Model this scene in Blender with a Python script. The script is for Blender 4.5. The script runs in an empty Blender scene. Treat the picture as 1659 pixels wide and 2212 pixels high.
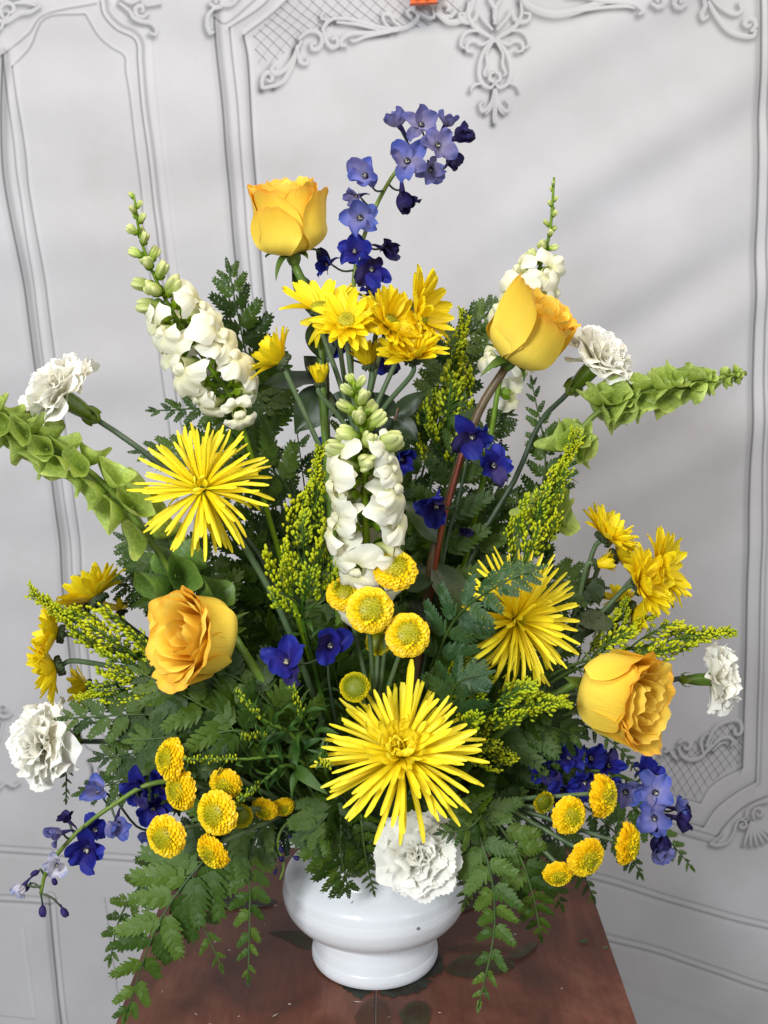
import bpy, math, random
import numpy as np
from mathutils import Vector, Matrix, Quaternion

R = math.radians
rng = random.Random(7)
scene = bpy.context.scene
col = scene.collection

# ------------------------------------------------------------------ camera
F = 2400.0                       # focal length in units of the reference frame (1659 x 2212)
CAM_H = 0.62
PITCH = R(11.1)
cam_data = bpy.data.cameras.new("camera")
cam = bpy.data.objects.new("camera", cam_data)
col.objects.link(cam)
cam.location = (0, 0, CAM_H)
cam.rotation_euler = (math.pi / 2 - PITCH, 0, 0)
cam_data.sensor_fit = 'VERTICAL'
cam_data.sensor_height = 24.0
cam_data.sensor_width = 18.0
cam_data.lens = 24.0 * F / 2212.0
cam_data.clip_start = 0.05
cam_data.clip_end = 50
cam_data.dof.use_dof = True
cam_data.dof.focus_distance = 0.93
cam_data.dof.aperture_fstop = 13.0
scene.camera = cam

# ------------------------------------------------------------------ room light
world = bpy.data.worlds.new("World")
scene.world = world
world.use_nodes = True
world.node_tree.nodes["Background"].inputs[0].default_value = (0.88, 0.94, 1.0, 1)
world.node_tree.nodes["Background"].inputs[1].default_value = 0.27
scene.view_settings.view_transform = 'Standard'
scene.view_settings.look = 'None'
scene.view_settings.exposure = 0.47
scene.view_settings.gamma = 1.0


def area_lamp(name, loc, target, sx, sy, power, color):
    d = bpy.data.lights.new(name, 'AREA')
    d.shape = 'RECTANGLE'
    d.size, d.size_y = sx, sy
    d.energy = power
    d.color = color
    o = bpy.data.objects.new(name, d)
    col.objects.link(o)
    o.location = loc
    o.rotation_mode = 'QUATERNION'
    o.rotation_quaternion = (Vector(target) - Vector(loc)).to_track_quat('-Z', 'Y')
    return o


area_lamp("window_light", (-1.05, -1.05, 1.30), (0.05, 1.0, 0.30), 0.50, 0.62, 38, (0.93, 0.97, 1.0))
area_lamp("ceiling_light", (0.10, 0.25, 2.05), (0.05, 1.1, 0.3), 1.2, 0.35, 17, (1.0, 0.88, 0.72))
area_lamp("right_fill_light", (1.7, -0.9, 1.0), (0.1, 1.0, 0.3), 0.8, 1.4, 8.5, (0.90, 0.95, 1.0))  # added fill lamp, brightens the right side of the cloth; no door there

# ------------------------------------------------------------------ measuring: where a point of the place lies
CT, ST = math.cos(PITCH), math.sin(PITCH)


def P(x, y, Y):
    """The point at distance Y in front of the camera seen at frame position x, y."""
    u, v = (x - 829.5) / F, (y - 1106.0) / F
    t = Y / (CT - v * ST)
    return Vector((t * u, Y, CAM_H - t * (ST + v * CT)))


def S(px, Y):
    """Real size in metres of px frame units at distance Y."""
    return px * (Y / 0.965) / F


RIGHT = Vector((1, 0, 0))
UP = Vector((0, ST, CT))
TOW = Vector((0, -CT, ST))


def A(r, u, t):
    """Direction: r to the right, u up, t towards the viewer."""
    return (RIGHT * r + UP * u + TOW * t).normalized()


# ------------------------------------------------------------------ object bookkeeping
WM = {}


def mesh_from(name, V, Fc, mats, UV=None, MI=None, smooth=True, attrs=None):
    me = bpy.data.meshes.new(name)
    me.from_pydata([tuple(v) for v in V], [], Fc)
    if UV is not None:
        uvl = me.uv_layers.new(name="UVMap")
        li = np.empty(len(me.loops), dtype=np.int32)
        me.loops.foreach_get("vertex_index", li)
        uvl.data.foreach_set("uv", np.asarray(UV, dtype=np.float32)[li].ravel())
    for m in (mats if isinstance(mats, (list, tuple)) else [mats]):
        me.materials.append(m)
    n = len(me.polygons)
    if MI is not None:
        me.polygons.foreach_set("material_index", np.asarray(MI, dtype=np.int32))
    me.polygons.foreach_set("use_smooth", np.full(n, smooth, dtype=bool))
    me.update()
    return me


def put(name, data, parent=None, M=None, kind=None, label=None):
    o = bpy.data.objects.new(name, data)
    col.objects.link(o)
    M = Matrix.Identity(4) if M is None else M
    L = M
    if parent is not None:
        o.parent = parent
        L = WM[parent.name].inverted() @ M
    loc, rot, sca = L.decompose()
    o.rotation_mode = 'QUATERNION'
    o.location, o.rotation_quaternion, o.scale = loc, rot, sca
    WM[o.name] = M
    if kind:
        o["kind"] = kind
    if label:
        o["label"] = label
    return o


def tag(o, label, category, group=None, kind=None):
    o["label"] = label
    o["category"] = category
    if group:
        o["group"] = group
    if kind:
        o["kind"] = kind
    return o


def thing(name, loc, label, category, group=None):
    return tag(put(name, None, None, Matrix.Translation(loc)), label, category, group)


def frame(z, roll=0.0, ref=None):
    """Rotation whose Z is z and whose Y leans towards ref (default up), turned by roll about z."""
    z = Vector(z).normalized()
    ref = Vector(ref) if ref is not None else Vector((0, 0, 1))
    if abs(z.dot(ref.normalized())) > 0.97:
        ref = Vector((0, 1, 0.2))
    x = ref.cross(z).normalized()
    y = z.cross(x)
    m = Matrix((x, y, z)).transposed().to_4x4()
    return m @ Matrix.Rotation(roll, 4, 'Z')


def at(loc, rot=None, s=1.0):
    m = Matrix.Translation(loc)
    if rot is not None:
        m = m @ rot
    if isinstance(s, (tuple, list)):
        return m @ Matrix.Diagonal((s[0], s[1], s[2], 1))
    return m @ Matrix.Scale(s, 4)


# ------------------------------------------------------------------ geometry helpers
class MB:
    def __init__(self):
        self.V, self.F, self.UV, self.MI = [], [], [], []

    def add(self, geo, M=None, mat=0):
        V, Fc, UV = geo
        b = len(self.V)
        if M is not None:
            V = [M @ Vector(v) for v in V]
        self.V.extend(V)
        self.UV.extend(UV)
        self.F.extend([tuple(i + b for i in f) for f in Fc])
        self.MI.extend([mat] * len(Fc))
        return self

    def mesh(self, name, mats, smooth=True):
        return mesh_from(name, self.V, self.F, mats, self.UV, self.MI, smooth)


def grid(fn, nu, nv, wrap=False):
    V, UV, Fc = [], [], []
    cu = nu if wrap else nu + 1
    for j in range(nv + 1):
        for i in range(cu):
            u, v = i / nu, j / nv
            V.append(Vector(fn(u, v)))
            UV.append((u, v))
    for j in range(nv):
        for i in range(nu):
            a, b = j * cu + i, j * cu + (i + 1) % cu
            Fc.append((a, b, b + cu, a + cu))
    return V, Fc, UV


def curve(pts, n):
    """Catmull-Rom through pts resampled to n points."""
    p = [Vector(q) for q in pts]
    if len(p) == 2:
        return [p[0].lerp(p[1], i / (n - 1)) for i in range(n)]
    q = [p[0] * 2 - p[1]] + p + [p[-1] * 2 - p[-2]]
    out = []
    m = len(p) - 1
    for i in range(n):
        s = i / (n - 1) * m
        k = min(int(s), m - 1)
        t = s - k
        a, b, c, d = q[k], q[k + 1], q[k + 2], q[k + 3]
        out.append(0.5 * ((2 * b) + (c - a) * t + (2 * a - 5 * b + 4 * c - d) * t * t + (3 * b - a - 3 * c + d) * t ** 3))
    return out


def tube(pts, radii, k=6, cap=True):
    n = len(pts)
    pts = [Vector(p) for p in pts]
    if not isinstance(radii, (list, tuple)):
        radii = [radii] * n
    T = [(pts[min(i + 1, n - 1)] - pts[max(i - 1, 0)]).normalized() for i in range(n)]
    ref = Vector((0, 0, 1)) if abs(T[0].z) < 0.9 else Vector((1, 0, 0))
    N = T[0].cross(ref).normalized()
    V, UV, Fc = [], [], []
    for i in range(n):
        N = (N - T[i] * N.dot(T[i]))
        N = N.normalized() if N.length > 1e-6 else T[i].orthogonal().normalized()
        B = T[i].cross(N)
        for j in range(k):
            a = 2 * math.pi * j / k
            V.append(pts[i] + (N * math.cos(a) + B * math.sin(a)) * radii[i])
            UV.append((j / k, i / (n - 1)))
    for i in range(n - 1):
        for j in range(k):
            a, b = i * k + j, i * k + (j + 1) % k
            Fc.append((a, b, b + k, a + k))
    if cap:
        Fc.append(tuple(range(k))[::-1])
        Fc.append(tuple(range((n - 1) * k, n * k)))
    return V, Fc, UV


def ball(rx, ry, rz, k=8, m=5, c=(0, 0, 0)):
    def fn(u, v):
        a, b = u * 2 * math.pi, v * math.pi
        return (c[0] + rx * math.cos(a) * math.sin(b), c[1] + ry * math.sin(a) * math.sin(b), c[2] - rz * math.cos(b))
    return grid(fn, k, m, wrap=True)


def lathe(prof, k=24):
    def fn(u, v):
        s = v * (len(prof) - 1)
        i = min(int(s + 1e-9), len(prof) - 2)
        t = s - i
        r = prof[i][0] * (1 - t) + prof[i + 1][0] * t
        z = prof[i][1] * (1 - t) + prof[i + 1][1] * t
        a = u * 2 * math.pi
        return (r * math.cos(a), r * math.sin(a), z)
    return grid(fn, k, len(prof) - 1, wrap=True)


def box(cx, cy, cz, sx, sy, sz):
    V = [Vector((cx + sx * a / 2, cy + sy * b / 2, cz + sz * c / 2)) for a in (-1, 1) for b in (-1, 1) for c in (-1, 1)]
    Fc = [(0, 1, 3, 2), (4, 6, 7, 5), (0, 4, 5, 1), (2, 3, 7, 6), (0, 2, 6, 4), (1, 5, 7, 3)]
    return V, Fc, [(0, 0)] * 8


def tri_prism_outline(pts, z0, z1):
    """A flat outline (2-D points) extruded from z0 to z1."""
    n = len(pts)
    V = [Vector((p[0], p[1], z0)) for p in pts] + [Vector((p[0], p[1], z1)) for p in pts]
    Fc = [tuple(range(n))[::-1], tuple(range(n, 2 * n))]
    Fc += [(i, (i + 1) % n, n + (i + 1) % n, n + i) for i in range(n)]
    return V, Fc, [(0, 0)] * (2 * n)


# ------------------------------------------------------------------ materials
def new_mat(name):
    m = bpy.data.materials.new(name)
    m.use_nodes = True
    nt = m.node_tree
    b = nt.nodes["Principled BSDF"]
    return m, nt, b


def N_(nt, t, **kw):
    n = nt.nodes.new(t)
    for k, v in kw.items():
        setattr(n, k, v)
    return n


def ramp(nt, stops):
    r = N_(nt, "ShaderNodeValToRGB")
    e = r.color_ramp.elements
    while len(e) < len(stops):
        e.new(0.5)
    for el, (p, c) in zip(e, stops):
        el.position = p
        el.color = (c[0], c[1], c[2], 1)
    return r


def mat_petal(name, stops, rough=0.55, trans=0.25, vein=0.06, vary=0.12, spec=0.25, bump=0.25, us=14.0, vs=1.6):
    """Thin petal: colour runs from base (v=0) to tip (v=1), fine veins along it, light shines through."""
    m, nt, b = new_mat(name)
    L = nt.links
    uv = N_(nt, "ShaderNodeUVMap")
    sep = N_(nt, "ShaderNodeSeparateXYZ")
    L.new(uv.outputs[0], sep.inputs[0])
    r = ramp(nt, stops)
    L.new(sep.outputs[1], r.inputs[0])
    mp = N_(nt, "ShaderNodeMapping")
    mp.inputs["Scale"].default_value = (us, vs, 1)
    L.new(uv.outputs[0], mp.inputs[0])
    nz = N_(nt, "ShaderNodeTexNoise")
    nz.inputs["Scale"].default_value = 1.0
    nz.inputs["Detail"].default_value = 3
    L.new(mp.outputs[0], nz.inputs[0])
    info = N_(nt, "ShaderNodeObjectInfo")
    v1 = N_(nt, "ShaderNodeMath", operation='MULTIPLY_ADD')
    L.new(nz.outputs[0], v1.inputs[0])
    v1.inputs[1].default_value = vein * 2
    v1.inputs[2].default_value = 1 - vein
    v2 = N_(nt, "ShaderNodeMath", operation='MULTIPLY_ADD')
    L.new(info.outputs["Random"], v2.inputs[0])
    v2.inputs[1].default_value = vary
    v2.inputs[2].default_value = 1 - vary * 0.6
    mu = N_(nt, "ShaderNodeMath", operation='MULTIPLY')
    L.new(v1.outputs[0], mu.inputs[0])
    L.new(v2.outputs[0], mu.inputs[1])
    hsv = N_(nt, "ShaderNodeHueSaturation")
    L.new(r.outputs[0], hsv.inputs["Color"])
    L.new(mu.outputs[0], hsv.inputs["Value"])
    L.new(hsv.outputs[0], b.inputs["Base Color"])
    b.inputs["Roughness"].default_value = rough
    b.inputs["Specular IOR Level"].default_value = spec
    bp = N_(nt, "ShaderNodeBump")
    bp.inputs["Strength"].default_value = bump
    bp.inputs["Distance"].default_value = 0.0015
    L.new(nz.outputs[0], bp.inputs["Height"])
    L.new(bp.outputs[0], b.inputs["Normal"])
    if trans:
        t = N_(nt, "ShaderNodeBsdfTranslucent")
        L.new(hsv.outputs[0], t.inputs[0])
        mx = N_(nt, "ShaderNodeMixShader")
        mx.inputs[0].default_value = trans
        L.new(b.outputs[0], mx.inputs[1])
        L.new(t.outputs[0], mx.inputs[2])
        L.new(mx.outputs[0], nt.nodes["Material Output"].inputs[0])
    return m


def mat_leaf(name, c0, c1, rough=0.38, trans=0.12, vary=0.35, scale=60.0, spec=0.5, bump=0.35):
    """Leaf or stem: two tones mottled over the surface, each object a little lighter or darker."""
    m, nt, b = new_mat(name)
    L = nt.links
    tc = N_(nt, "ShaderNodeTexCoord")
    nz = N_(nt, "ShaderNodeTexNoise")
    nz.inputs["Scale"].default_value = scale
    nz.inputs["Detail"].default_value = 4
    L.new(tc.outputs["Object"], nz.inputs[0])
    r = ramp(nt, [(0.3, c0), (0.7, c1)])
    L.new(nz.outputs[0], r.inputs[0])
    info = N_(nt, "ShaderNodeObjectInfo")
    v2 = N_(nt, "ShaderNodeMath", operation='MULTIPLY_ADD')
    L.new(info.outputs["Random"], v2.inputs[0])
    v2.inputs[1].default_value = vary * 2
    v2.inputs[2].default_value = 1 - vary
    hsv = N_(nt, "ShaderNodeHueSaturation")
    L.new(r.outputs[0], hsv.inputs["Color"])
    L.new(v2.outputs[0], hsv.inputs["Value"])
    h2 = N_(nt, "ShaderNodeMath", operation='MULTIPLY_ADD')
    L.new(info.outputs["Random"], h2.inputs[0])
    h2.inputs[1].default_value = -0.03
    h2.inputs[2].default_value = 0.515
    L.new(h2.outputs[0], hsv.inputs["Hue"])
    hsv.inputs["Saturation"].default_value = 1.12
    L.new(hsv.outputs[0], b.inputs["Base Color"])
    b.inputs["Roughness"].default_value = rough
    b.inputs["Specular IOR Level"].default_value = spec
    nz2 = N_(nt, "ShaderNodeTexNoise")
    nz2.inputs["Scale"].default_value = scale * 5
    L.new(tc.outputs["Object"], nz2.inputs[0])
    bp = N_(nt, "ShaderNodeBump")
    bp.inputs["Strength"].default_value = bump
    bp.inputs["Distance"].default_value = 0.0008
    L.new(nz2.outputs[0], bp.inputs["Height"])
    L.new(bp.outputs[0], b.inputs["Normal"])
    if trans:
        t = N_(nt, "ShaderNodeBsdfTranslucent")
        hs2 = N_(nt, "ShaderNodeHueSaturation")
        hs2.inputs["Value"].default_value = 1.6
        L.new(hsv.outputs[0], hs2.inputs["Color"])
        L.new(hs2.outputs[0], t.inputs[0])
        mx = N_(nt, "ShaderNodeMixShader")
        mx.inputs[0].default_value = trans
        L.new(b.outputs[0], mx.inputs[1])
        L.new(t.outputs[0], mx.inputs[2])
        L.new(mx.outputs[0], nt.nodes["Material Output"].inputs[0])
    return m


def mat_plain(name, c, rough=0.5, metal=0.0, spec=0.5):
    m, nt, b = new_mat(name)
    nz = N_(nt, "ShaderNodeTexNoise")
    tc = N_(nt, "ShaderNodeTexCoord")
    nz.inputs["Scale"].default_value = 30
    nt.links.new(tc.outputs["Object"], nz.inputs[0])
    r = ramp(nt, [(0.3, [x * 0.85 for x in c]), (0.7, [min(1, x * 1.1) for x in c])])
    nt.links.new(nz.outputs[0], r.inputs[0])
    nt.links.new(r.outputs[0], b.inputs["Base Color"])
    b.inputs["Roughness"].default_value = rough
    b.inputs["Metallic"].default_value = metal
    b.inputs["Specular IOR Level"].default_value = spec
    return m
# ================================================================== the setting: floor, hanging cloth, table, vase
FLOOR_Z = -0.76
m_floor = mat_plain("floor_concrete", (0.30, 0.28, 0.26), 0.8)
fl = put("floor", mesh_from("floor", [(-3, -3, 0), (3, -3, 0), (3, 3, 0), (-3, 3, 0)], [(0, 1, 2, 3)], m_floor), None,
         Matrix.Translation((0, 0, FLOOR_Z)), kind="structure")

# ---- the print on the cloth, drawn in cloth millimetres
CY = 1.45                                   # where the cloth hangs
CX0, CX1, CZ0, CZ1 = -1.15, 1.15, -0.74, 1.10
PX = 0.0008
PW, PH = int(round((CX1 - CX0) / PX)), int(round((CZ1 - CZ0) / PX))
tone = np.ones((PH, PW), dtype=np.float32)
UNIT = 1.5 / F / PX                         # print pixels for one frame unit on the cloth


def cpx(pts):
    out = []
    for x, y in pts:
        p = P(x, y, CY)
        out.append(((p.x - CX0) / PX, (CZ1 - p.z) / PX))
    return out


def dense(pts, step=9.0):
    v = [Vector((a, b, 0)) for a, b in cpx(pts)]
    ln = sum((v[i + 1] - v[i]).length for i in range(len(v) - 1))
    c = curve(v, max(3, int(ln / step)))
    return [(q.x, q.y) for q in c]


def field(poly, margin):
    """Window, distance, side and position along a polyline for the print pixels near it."""
    a = np.array(poly)
    x0, y0 = np.maximum(0, np.floor(a.min(0) - margin)).astype(int)
    x1, y1 = np.minimum((PW, PH), np.ceil(a.max(0) + margin + 1)).astype(int)
    if x1 <= x0 or y1 <= y0:
        return None
    D = np.full((y1 - y0, x1 - x0), 1e9, np.float32)
    NX, NY, TT = np.zeros_like(D), np.zeros_like(D), np.zeros_like(D)
    SD = np.zeros_like(D)
    n = len(poly) - 1
    for i in range(n):
        (ax, ay), (bx, by) = poly[i], poly[i + 1]
        wx0, wx1 = int(max(x0, min(ax, bx) - margin)), int(min(x1, max(ax, bx) + margin + 1))
        wy0, wy1 = int(max(y0, min(ay, by) - margin)), int(min(y1, max(ay, by) + margin + 1))
        if wx1 <= wx0 or wy1 <= wy0:
            continue
        yy, xx = np.mgrid[wy0:wy1, wx0:wx1].astype(np.float32)
        dx, dy = bx - ax, by - ay
        L2 = dx * dx + dy * dy + 1e-9
        t = np.clip(((xx - ax) * dx + (yy - ay) * dy) / L2, 0, 1)
        ex, ey = xx - (ax + t * dx), yy - (ay + t * dy)
        d = np.sqrt(ex * ex + ey * ey)
        sl = (slice(wy0 - y0, wy1 - y0), slice(wx0 - x0, wx1 - x0))
        m = d < D[sl]
        D[sl] = np.where(m, d, D[sl])
        NX[sl] = np.where(m, ex, NX[sl])
        NY[sl] = np.where(m, ey, NY[sl])
        SD[sl] = np.where(m, np.sign(-(dx * ey - dy * ex)), SD[sl])
        TT[sl] = np.where(m, (i + t) / n, TT[sl])
    return (slice(y0, y1), slice(x0, x1)), D, NX, NY, SD, TT


def moulding(pts, prof, soft=1.0):
    """Printed moulding line: prof is a list of (offset to the right of a downward line, width, tone change)."""
    far = max(abs(o) + 3 * s for o, s, a in prof) * UNIT
    f = field(dense(pts), far + 2)
    if f is None:
        return
    w, D, NX, NY, SD, TT = f
    d = D * SD / UNIT
    k = np.ones_like(D)
    for o, s, a in prof:
        k += a * np.exp(-((d - o) / s) ** 2)
    ok = D < far
    tone[w] = np.where(ok, tone[w] * k, tone[w])


def scrolls(strokes):
    """Printed plaster scrolls: first every soft shadow, then every rounded stroke."""
    F_ = []
    for pts, w in strokes:
        poly = dense(pts, 5.0)
        F_.append((field(poly, (w + 16) * UNIT), poly, w))
    for f, poly, w in F_:
        sh = field([(x - 4 * UNIT, y + 5 * UNIT) for x, y in poly], (w + 12) * UNIT)
        if sh is None:
            continue
        win, D = sh[0], sh[1] / UNIT
        tone[win] *= 1 - 0.30 * np.exp(-(np.maximum(0, D - w * 0.3) / (w * 0.8 + 2.5)) ** 2)
    for f, poly, w in F_:
        if f is None:
            continue
        win, D, NX, NY, SD, TT = f
        ww = w * (0.45 + 0.55 * np.sin(np.pi * np.clip(0.12 + 0.85 * TT, 0, 1)))
        d = D / UNIT
        q = np.clip(d / ww, 0, 1)
        lit = (NX * 0.6 - NY * 0.8) / (D + 1e-6)
        val = 1.0 + 0.10 * lit * q - 0.14 * np.clip(q - 0.55, 0, 1) ** 1.0 * (1 - lit) - 0.02
        mk = np.clip((ww - d) / 1.0 + 0.5, 0, 1)
        tone[win] = tone[win] * (1 - mk) + np.minimum(1.04, val) * mk


def inside(poly):
    a = np.array(cpx(poly))
    yy, xx = np.mgrid[0:PH, 0:PW].astype(np.float32)
    r = np.zeros((PH, PW), bool)
    j = len(a) - 1
    for i in range(len(a)):
        c = ((a[i, 1] > yy) != (a[j, 1] > yy)) & (xx < (a[j, 0] - a[i, 0]) * (yy - a[i, 1]) / (a[j, 1] - a[i, 1] + 1e-9) + a[i, 0])
        r ^= c
        j = i
    return r


GROOVE = [(0, 2.4, -0.26), (4, 3, 0.05)]
STEP = [(0, 2.2, -0.30), (5, 3.5, 0.07), (-6, 6, -0.06)]
BULGE = [(0, 2.5, -0.40), (8, 7, -0.22), (22, 10, 0.08), (-7, 5, -0.07)]

# left-hand frame of the side panel
moulding([(4, 118), (5, 367), (40, 553), (70, 753), (120, 1106), (135, 1273), (160, 1520)], BULGE)
moulding([(4, 118), (28, 300), (37, 387), (63, 553), (90, 753), (142, 1106), (160, 1300), (183, 1530)], STEP)
moulding([(25, 143), (52, 317), (62, 417), (87, 553), (115, 753), (163, 1106), (178, 1290), (200, 1540)], STEP)
moulding([(4, 118), (60, 70), (95, 30), (205, 5)], GROOVE)
moulding([(25, 143), (62, 100), (95, 38), (180, 28)], GROOVE)
moulding([(-160, 190), (4, 118)], GROOVE)
# right-hand frame of the side panel
moulding([(182, 30), (207, 73), (233, 97), (263, 117), (267, 150), (277, 207), (288, 300), (300, 400), (308, 500), (317, 553),
          (345, 786), (358, 886), (370, 980), (395, 1180), (425, 1420), (440, 1560)], GROOVE)
moulding([(213, 0), (220, 30), (247, 60), (287, 83), (293, 133), (303, 233), (317, 333), (327, 433), (337, 500), (343, 553),
          (370, 786), (383, 886), (400, 980), (425, 1180), (455, 1420), (470, 1560)],
         [(0, 2.2, -0.34), (5, 3, 0.07), (12, 4, -0.22), (27, 9, 0.08)])
moulding([(232, 0), (245, 22), (280, 48), (318, 52), (323, 60), (328, 130), (345, 300), (365, 470), (378, 560), (402, 790)], [(0, 3, -0.08)])
# left-hand frame of the middle panel
moulding([(553, 0), (490, 50), (462, 37)], GROOVE)
moulding([(462, 37), (465, 100), (480, 233), (490, 367), (507, 553), (530, 760), (552, 950), (575, 1120), (600, 1300)], BULGE)
moulding([(495, 60), (500, 117), (513, 233), (522, 367), (537, 553), (557, 760), (580, 960), (600, 1120)], STEP)
moulding([(525, 77), (535, 133), (543, 267), (552, 400), (563, 553), (580, 760), (597, 1020), (620, 1200)],
         [(0, 2.4, -0.42), (-5, 5, -0.14), (6, 4, 0.06)])
moulding([(495, 60), (560, 20), (600, -20)], STEP)
moulding([(525, 77), (590, 30), (640, -15)], STEP)
# right-hand frame of the middle panel
moulding([(1646, -60), (1646, 0), (1643, 200), (1636, 500), (1628, 853), (1619, 1106), (1613, 1373), (1603, 1659)],
         [(0, 2.6, -0.42), (-7, 6, -0.18), (6, 4, 0.04), (14, 5, 0.06)])
moulding([(1662, -60), (1660, 400), (1652, 853), (1648, 1106), (1642, 1373), (1633, 1690)],
         [(0, 2.2, -0.36), (6, 3, 0.05), (10, 2.5, -0.18), (24, 9, 0.07)])
# lower right corner of the middle panel
moulding([(1633, 1690), (1590, 1712), (1545, 1745), (1518, 1785)], STEP)
moulding([(1603, 1659), (1560, 1680), (1530, 1702), (1512, 1733)], [(0, 2.4, -0.25), (5, 4, 0.05)])
moulding([(1512, 1733), (1470, 1722), (1420, 1706)], GROOVE)
moulding([(1659, 1722), (1610, 1742), (1570, 1776), (1548, 1806)], [(0, 2.6, -0.34), (14, 8, 0.06)])
moulding([(1518, 1785), (1470, 1772), (1380, 1745)], STEP)
moulding([(1548, 1806), (1500, 1792), (1380, 1760)], [(0, 2.4, -0.25)])
moulding([(1556, 1826), (1500, 1810), (1380, 1778), (1250, 1745)], [(0, 2.6, -0.28), (-6, 4, -0.08)])
# rails below the panels
RAIL = [(0, 3.0, -0.20), (9, 3, 0.05), (17, 3.4, -0.26), (26, 5, 0.05)]
RAILR = [(0, 2.6, -0.18), (-8, 3, 0.06), (-16, 3, -0.26), (-24, 5, 0.04)]
moulding([(-160, 1812), (0, 1822), (120, 1832), (353, 1850), (700, 1868), (1000, 1872)], RAILR)
moulding([(1220, 1872), (1286, 1884), (1420, 1925), (1540, 1960), (1659, 1992), (1800, 2030)], RAILR)
moulding([(-160, 1918), (0, 1928), (107, 1936)], RAILR)
moulding([(1309, 2014), (1420, 2045), (1540, 2085), (1659, 2124), (1800, 2165)], RAILR)
moulding([(107, 1936), (118, 2060), (135, 2212), (150, 2330)], [(0, 2.6, -0.44), (-8, 5, -0.16), (9, 4, 0.06), (14, 2, -0.2)])
moulding([(50, 2000), (60, 2080), (76, 2190)], [(0, 3.5, 0.06), (5, 2, -0.06)])
moulding([(-100, 2186), (76, 2196)], [(0, 2, -0.16)])
moulding([(226, 1938), (236, 2010), (262, 2212)], [(0, 2, -0.2)])
moulding([(1340, 2120), (1480, 2170), (1620, 2215)], [(0, 9, -0.03)])
# foot of the side panel
moulding([(160, 1520), (178, 1600), (200, 1622), (240, 1632), (300, 1650)], [(0, 2.4, -0.3), (8, 5, 0.07)])
moulding([(200, 1540), (225, 1590), (270, 1610), (330, 1625)], STEP)

# lattices behind the scrolls
lat = inside([(545, 78), (640, -20), (960, -30), (1010, 30), (900, 62), (820, 60), (760, 50), (700, 62), (648, 80), (610, 120), (570, 158), (556, 140)])
keep = tone.copy()
for k in range(-14, 24):
    x = 520 + k * 27
    moulding([(x, -40), (x + 60, 18), (x + 130, 72), (x + 190, 130)], [(0, 1.3, -0.34), (2.5, 2, 0.05)])
    moulding([(x, 150), (x + 45, 90), (x + 100, 40), (x + 160, -30)], [(0, 1.6, -0.12)])
tone = np.where(lat, tone * 0.965, keep)
lat = inside([(1470, 1612), (1530, 1590), (1560, 1560), (1606, 1560), (1602, 1645), (1560, 1672), (1530, 1695), (1508, 1728), (1420, 1700), (1400, 1650), (1430, 1626)])
keep = tone.copy()
for k in range(-5, 16):
    x = 1340 + k * 19
    moulding([(x, 1540), (x + 40, 1592), (x + 84, 1650), (x + 128, 1730)], [(0, 1.2, -0.34), (2.2, 2, 0.05)])
    moulding([(x + 10, 1740), (x + 55, 1680), (x + 100, 1632), (x + 160, 1560)], [(0, 1.4, -0.20)])
tone = np.where(lat, tone * 0.97, keep)


def spiral(cx, cy, r, turns, a0, sgn=1, n=14):
    return [(cx + r * (1 - 0.78 * i / n) * math.cos(a0 + sgn * turns * 2 * math.pi * i / n),
             cy + r * (1 - 0.78 * i / n) * math.sin(a0 + sgn * turns * 2 * math.pi * i / n)) for i in range(n + 1)]


st = []
# scrolls along the top, left part (frame units)
T1 = [([(566, 190), (566, 168), (578, 156), (588, 164), (586, 176), (578, 174)], 4.5),
      ([(570, 190), (590, 186), (610, 178), (622, 160), (632, 140), (640, 112), (650, 90)], 4.5),
      ([(594, 188), (600, 178)], 3.5),
      ([(592, 142), (586, 152), (596, 160), (616, 150), (634, 124), (642, 100)], 5),
      ([(640, 104), (648, 134), (662, 138), (664, 128)], 4),
      ([(646, 84), (664, 70), (684, 70), (696, 84), (690, 104), (676, 108), (672, 98), (680, 94)], 4.5),
      ([(698, 66), (704, 90), (716, 104), (730, 98), (726, 84), (718, 86)], 4.5),
      ([(696, 66), (708, 48), (724, 42)], 4),
      ([(720, 42), (752, 42), (790, 52), (830, 62), (866, 62), (890, 52), (902, 34), (890, 20), (878, 26), (884, 36)], 4.5),
      ([(728, 50), (770, 54), (820, 66)], 3),
      ([(856, 66), (800, 72), (760, 74), (740, 84), (736, 98), (746, 100)], 4.5),
      ([(840, 70), (790, 80), (766, 90), (758, 88)], 3.2),
      ([(836, 58), (826, 40), (830, 30), (844, 34), (850, 46), (862, 56)], 3.4),
      ([(904, 28), (916, 34), (928, 40), (938, 34), (934, 20)], 3.6),
      (spiral(962, 18, 22, 1.1, 0.3), 5),
      ([(944, 30), (970, 48), (1000, 40), (1018, 10), (1022, -20)], 6),
      ([(700, 28), (692, 40), (706, 46)], 2.5)]
st += T1
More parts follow.
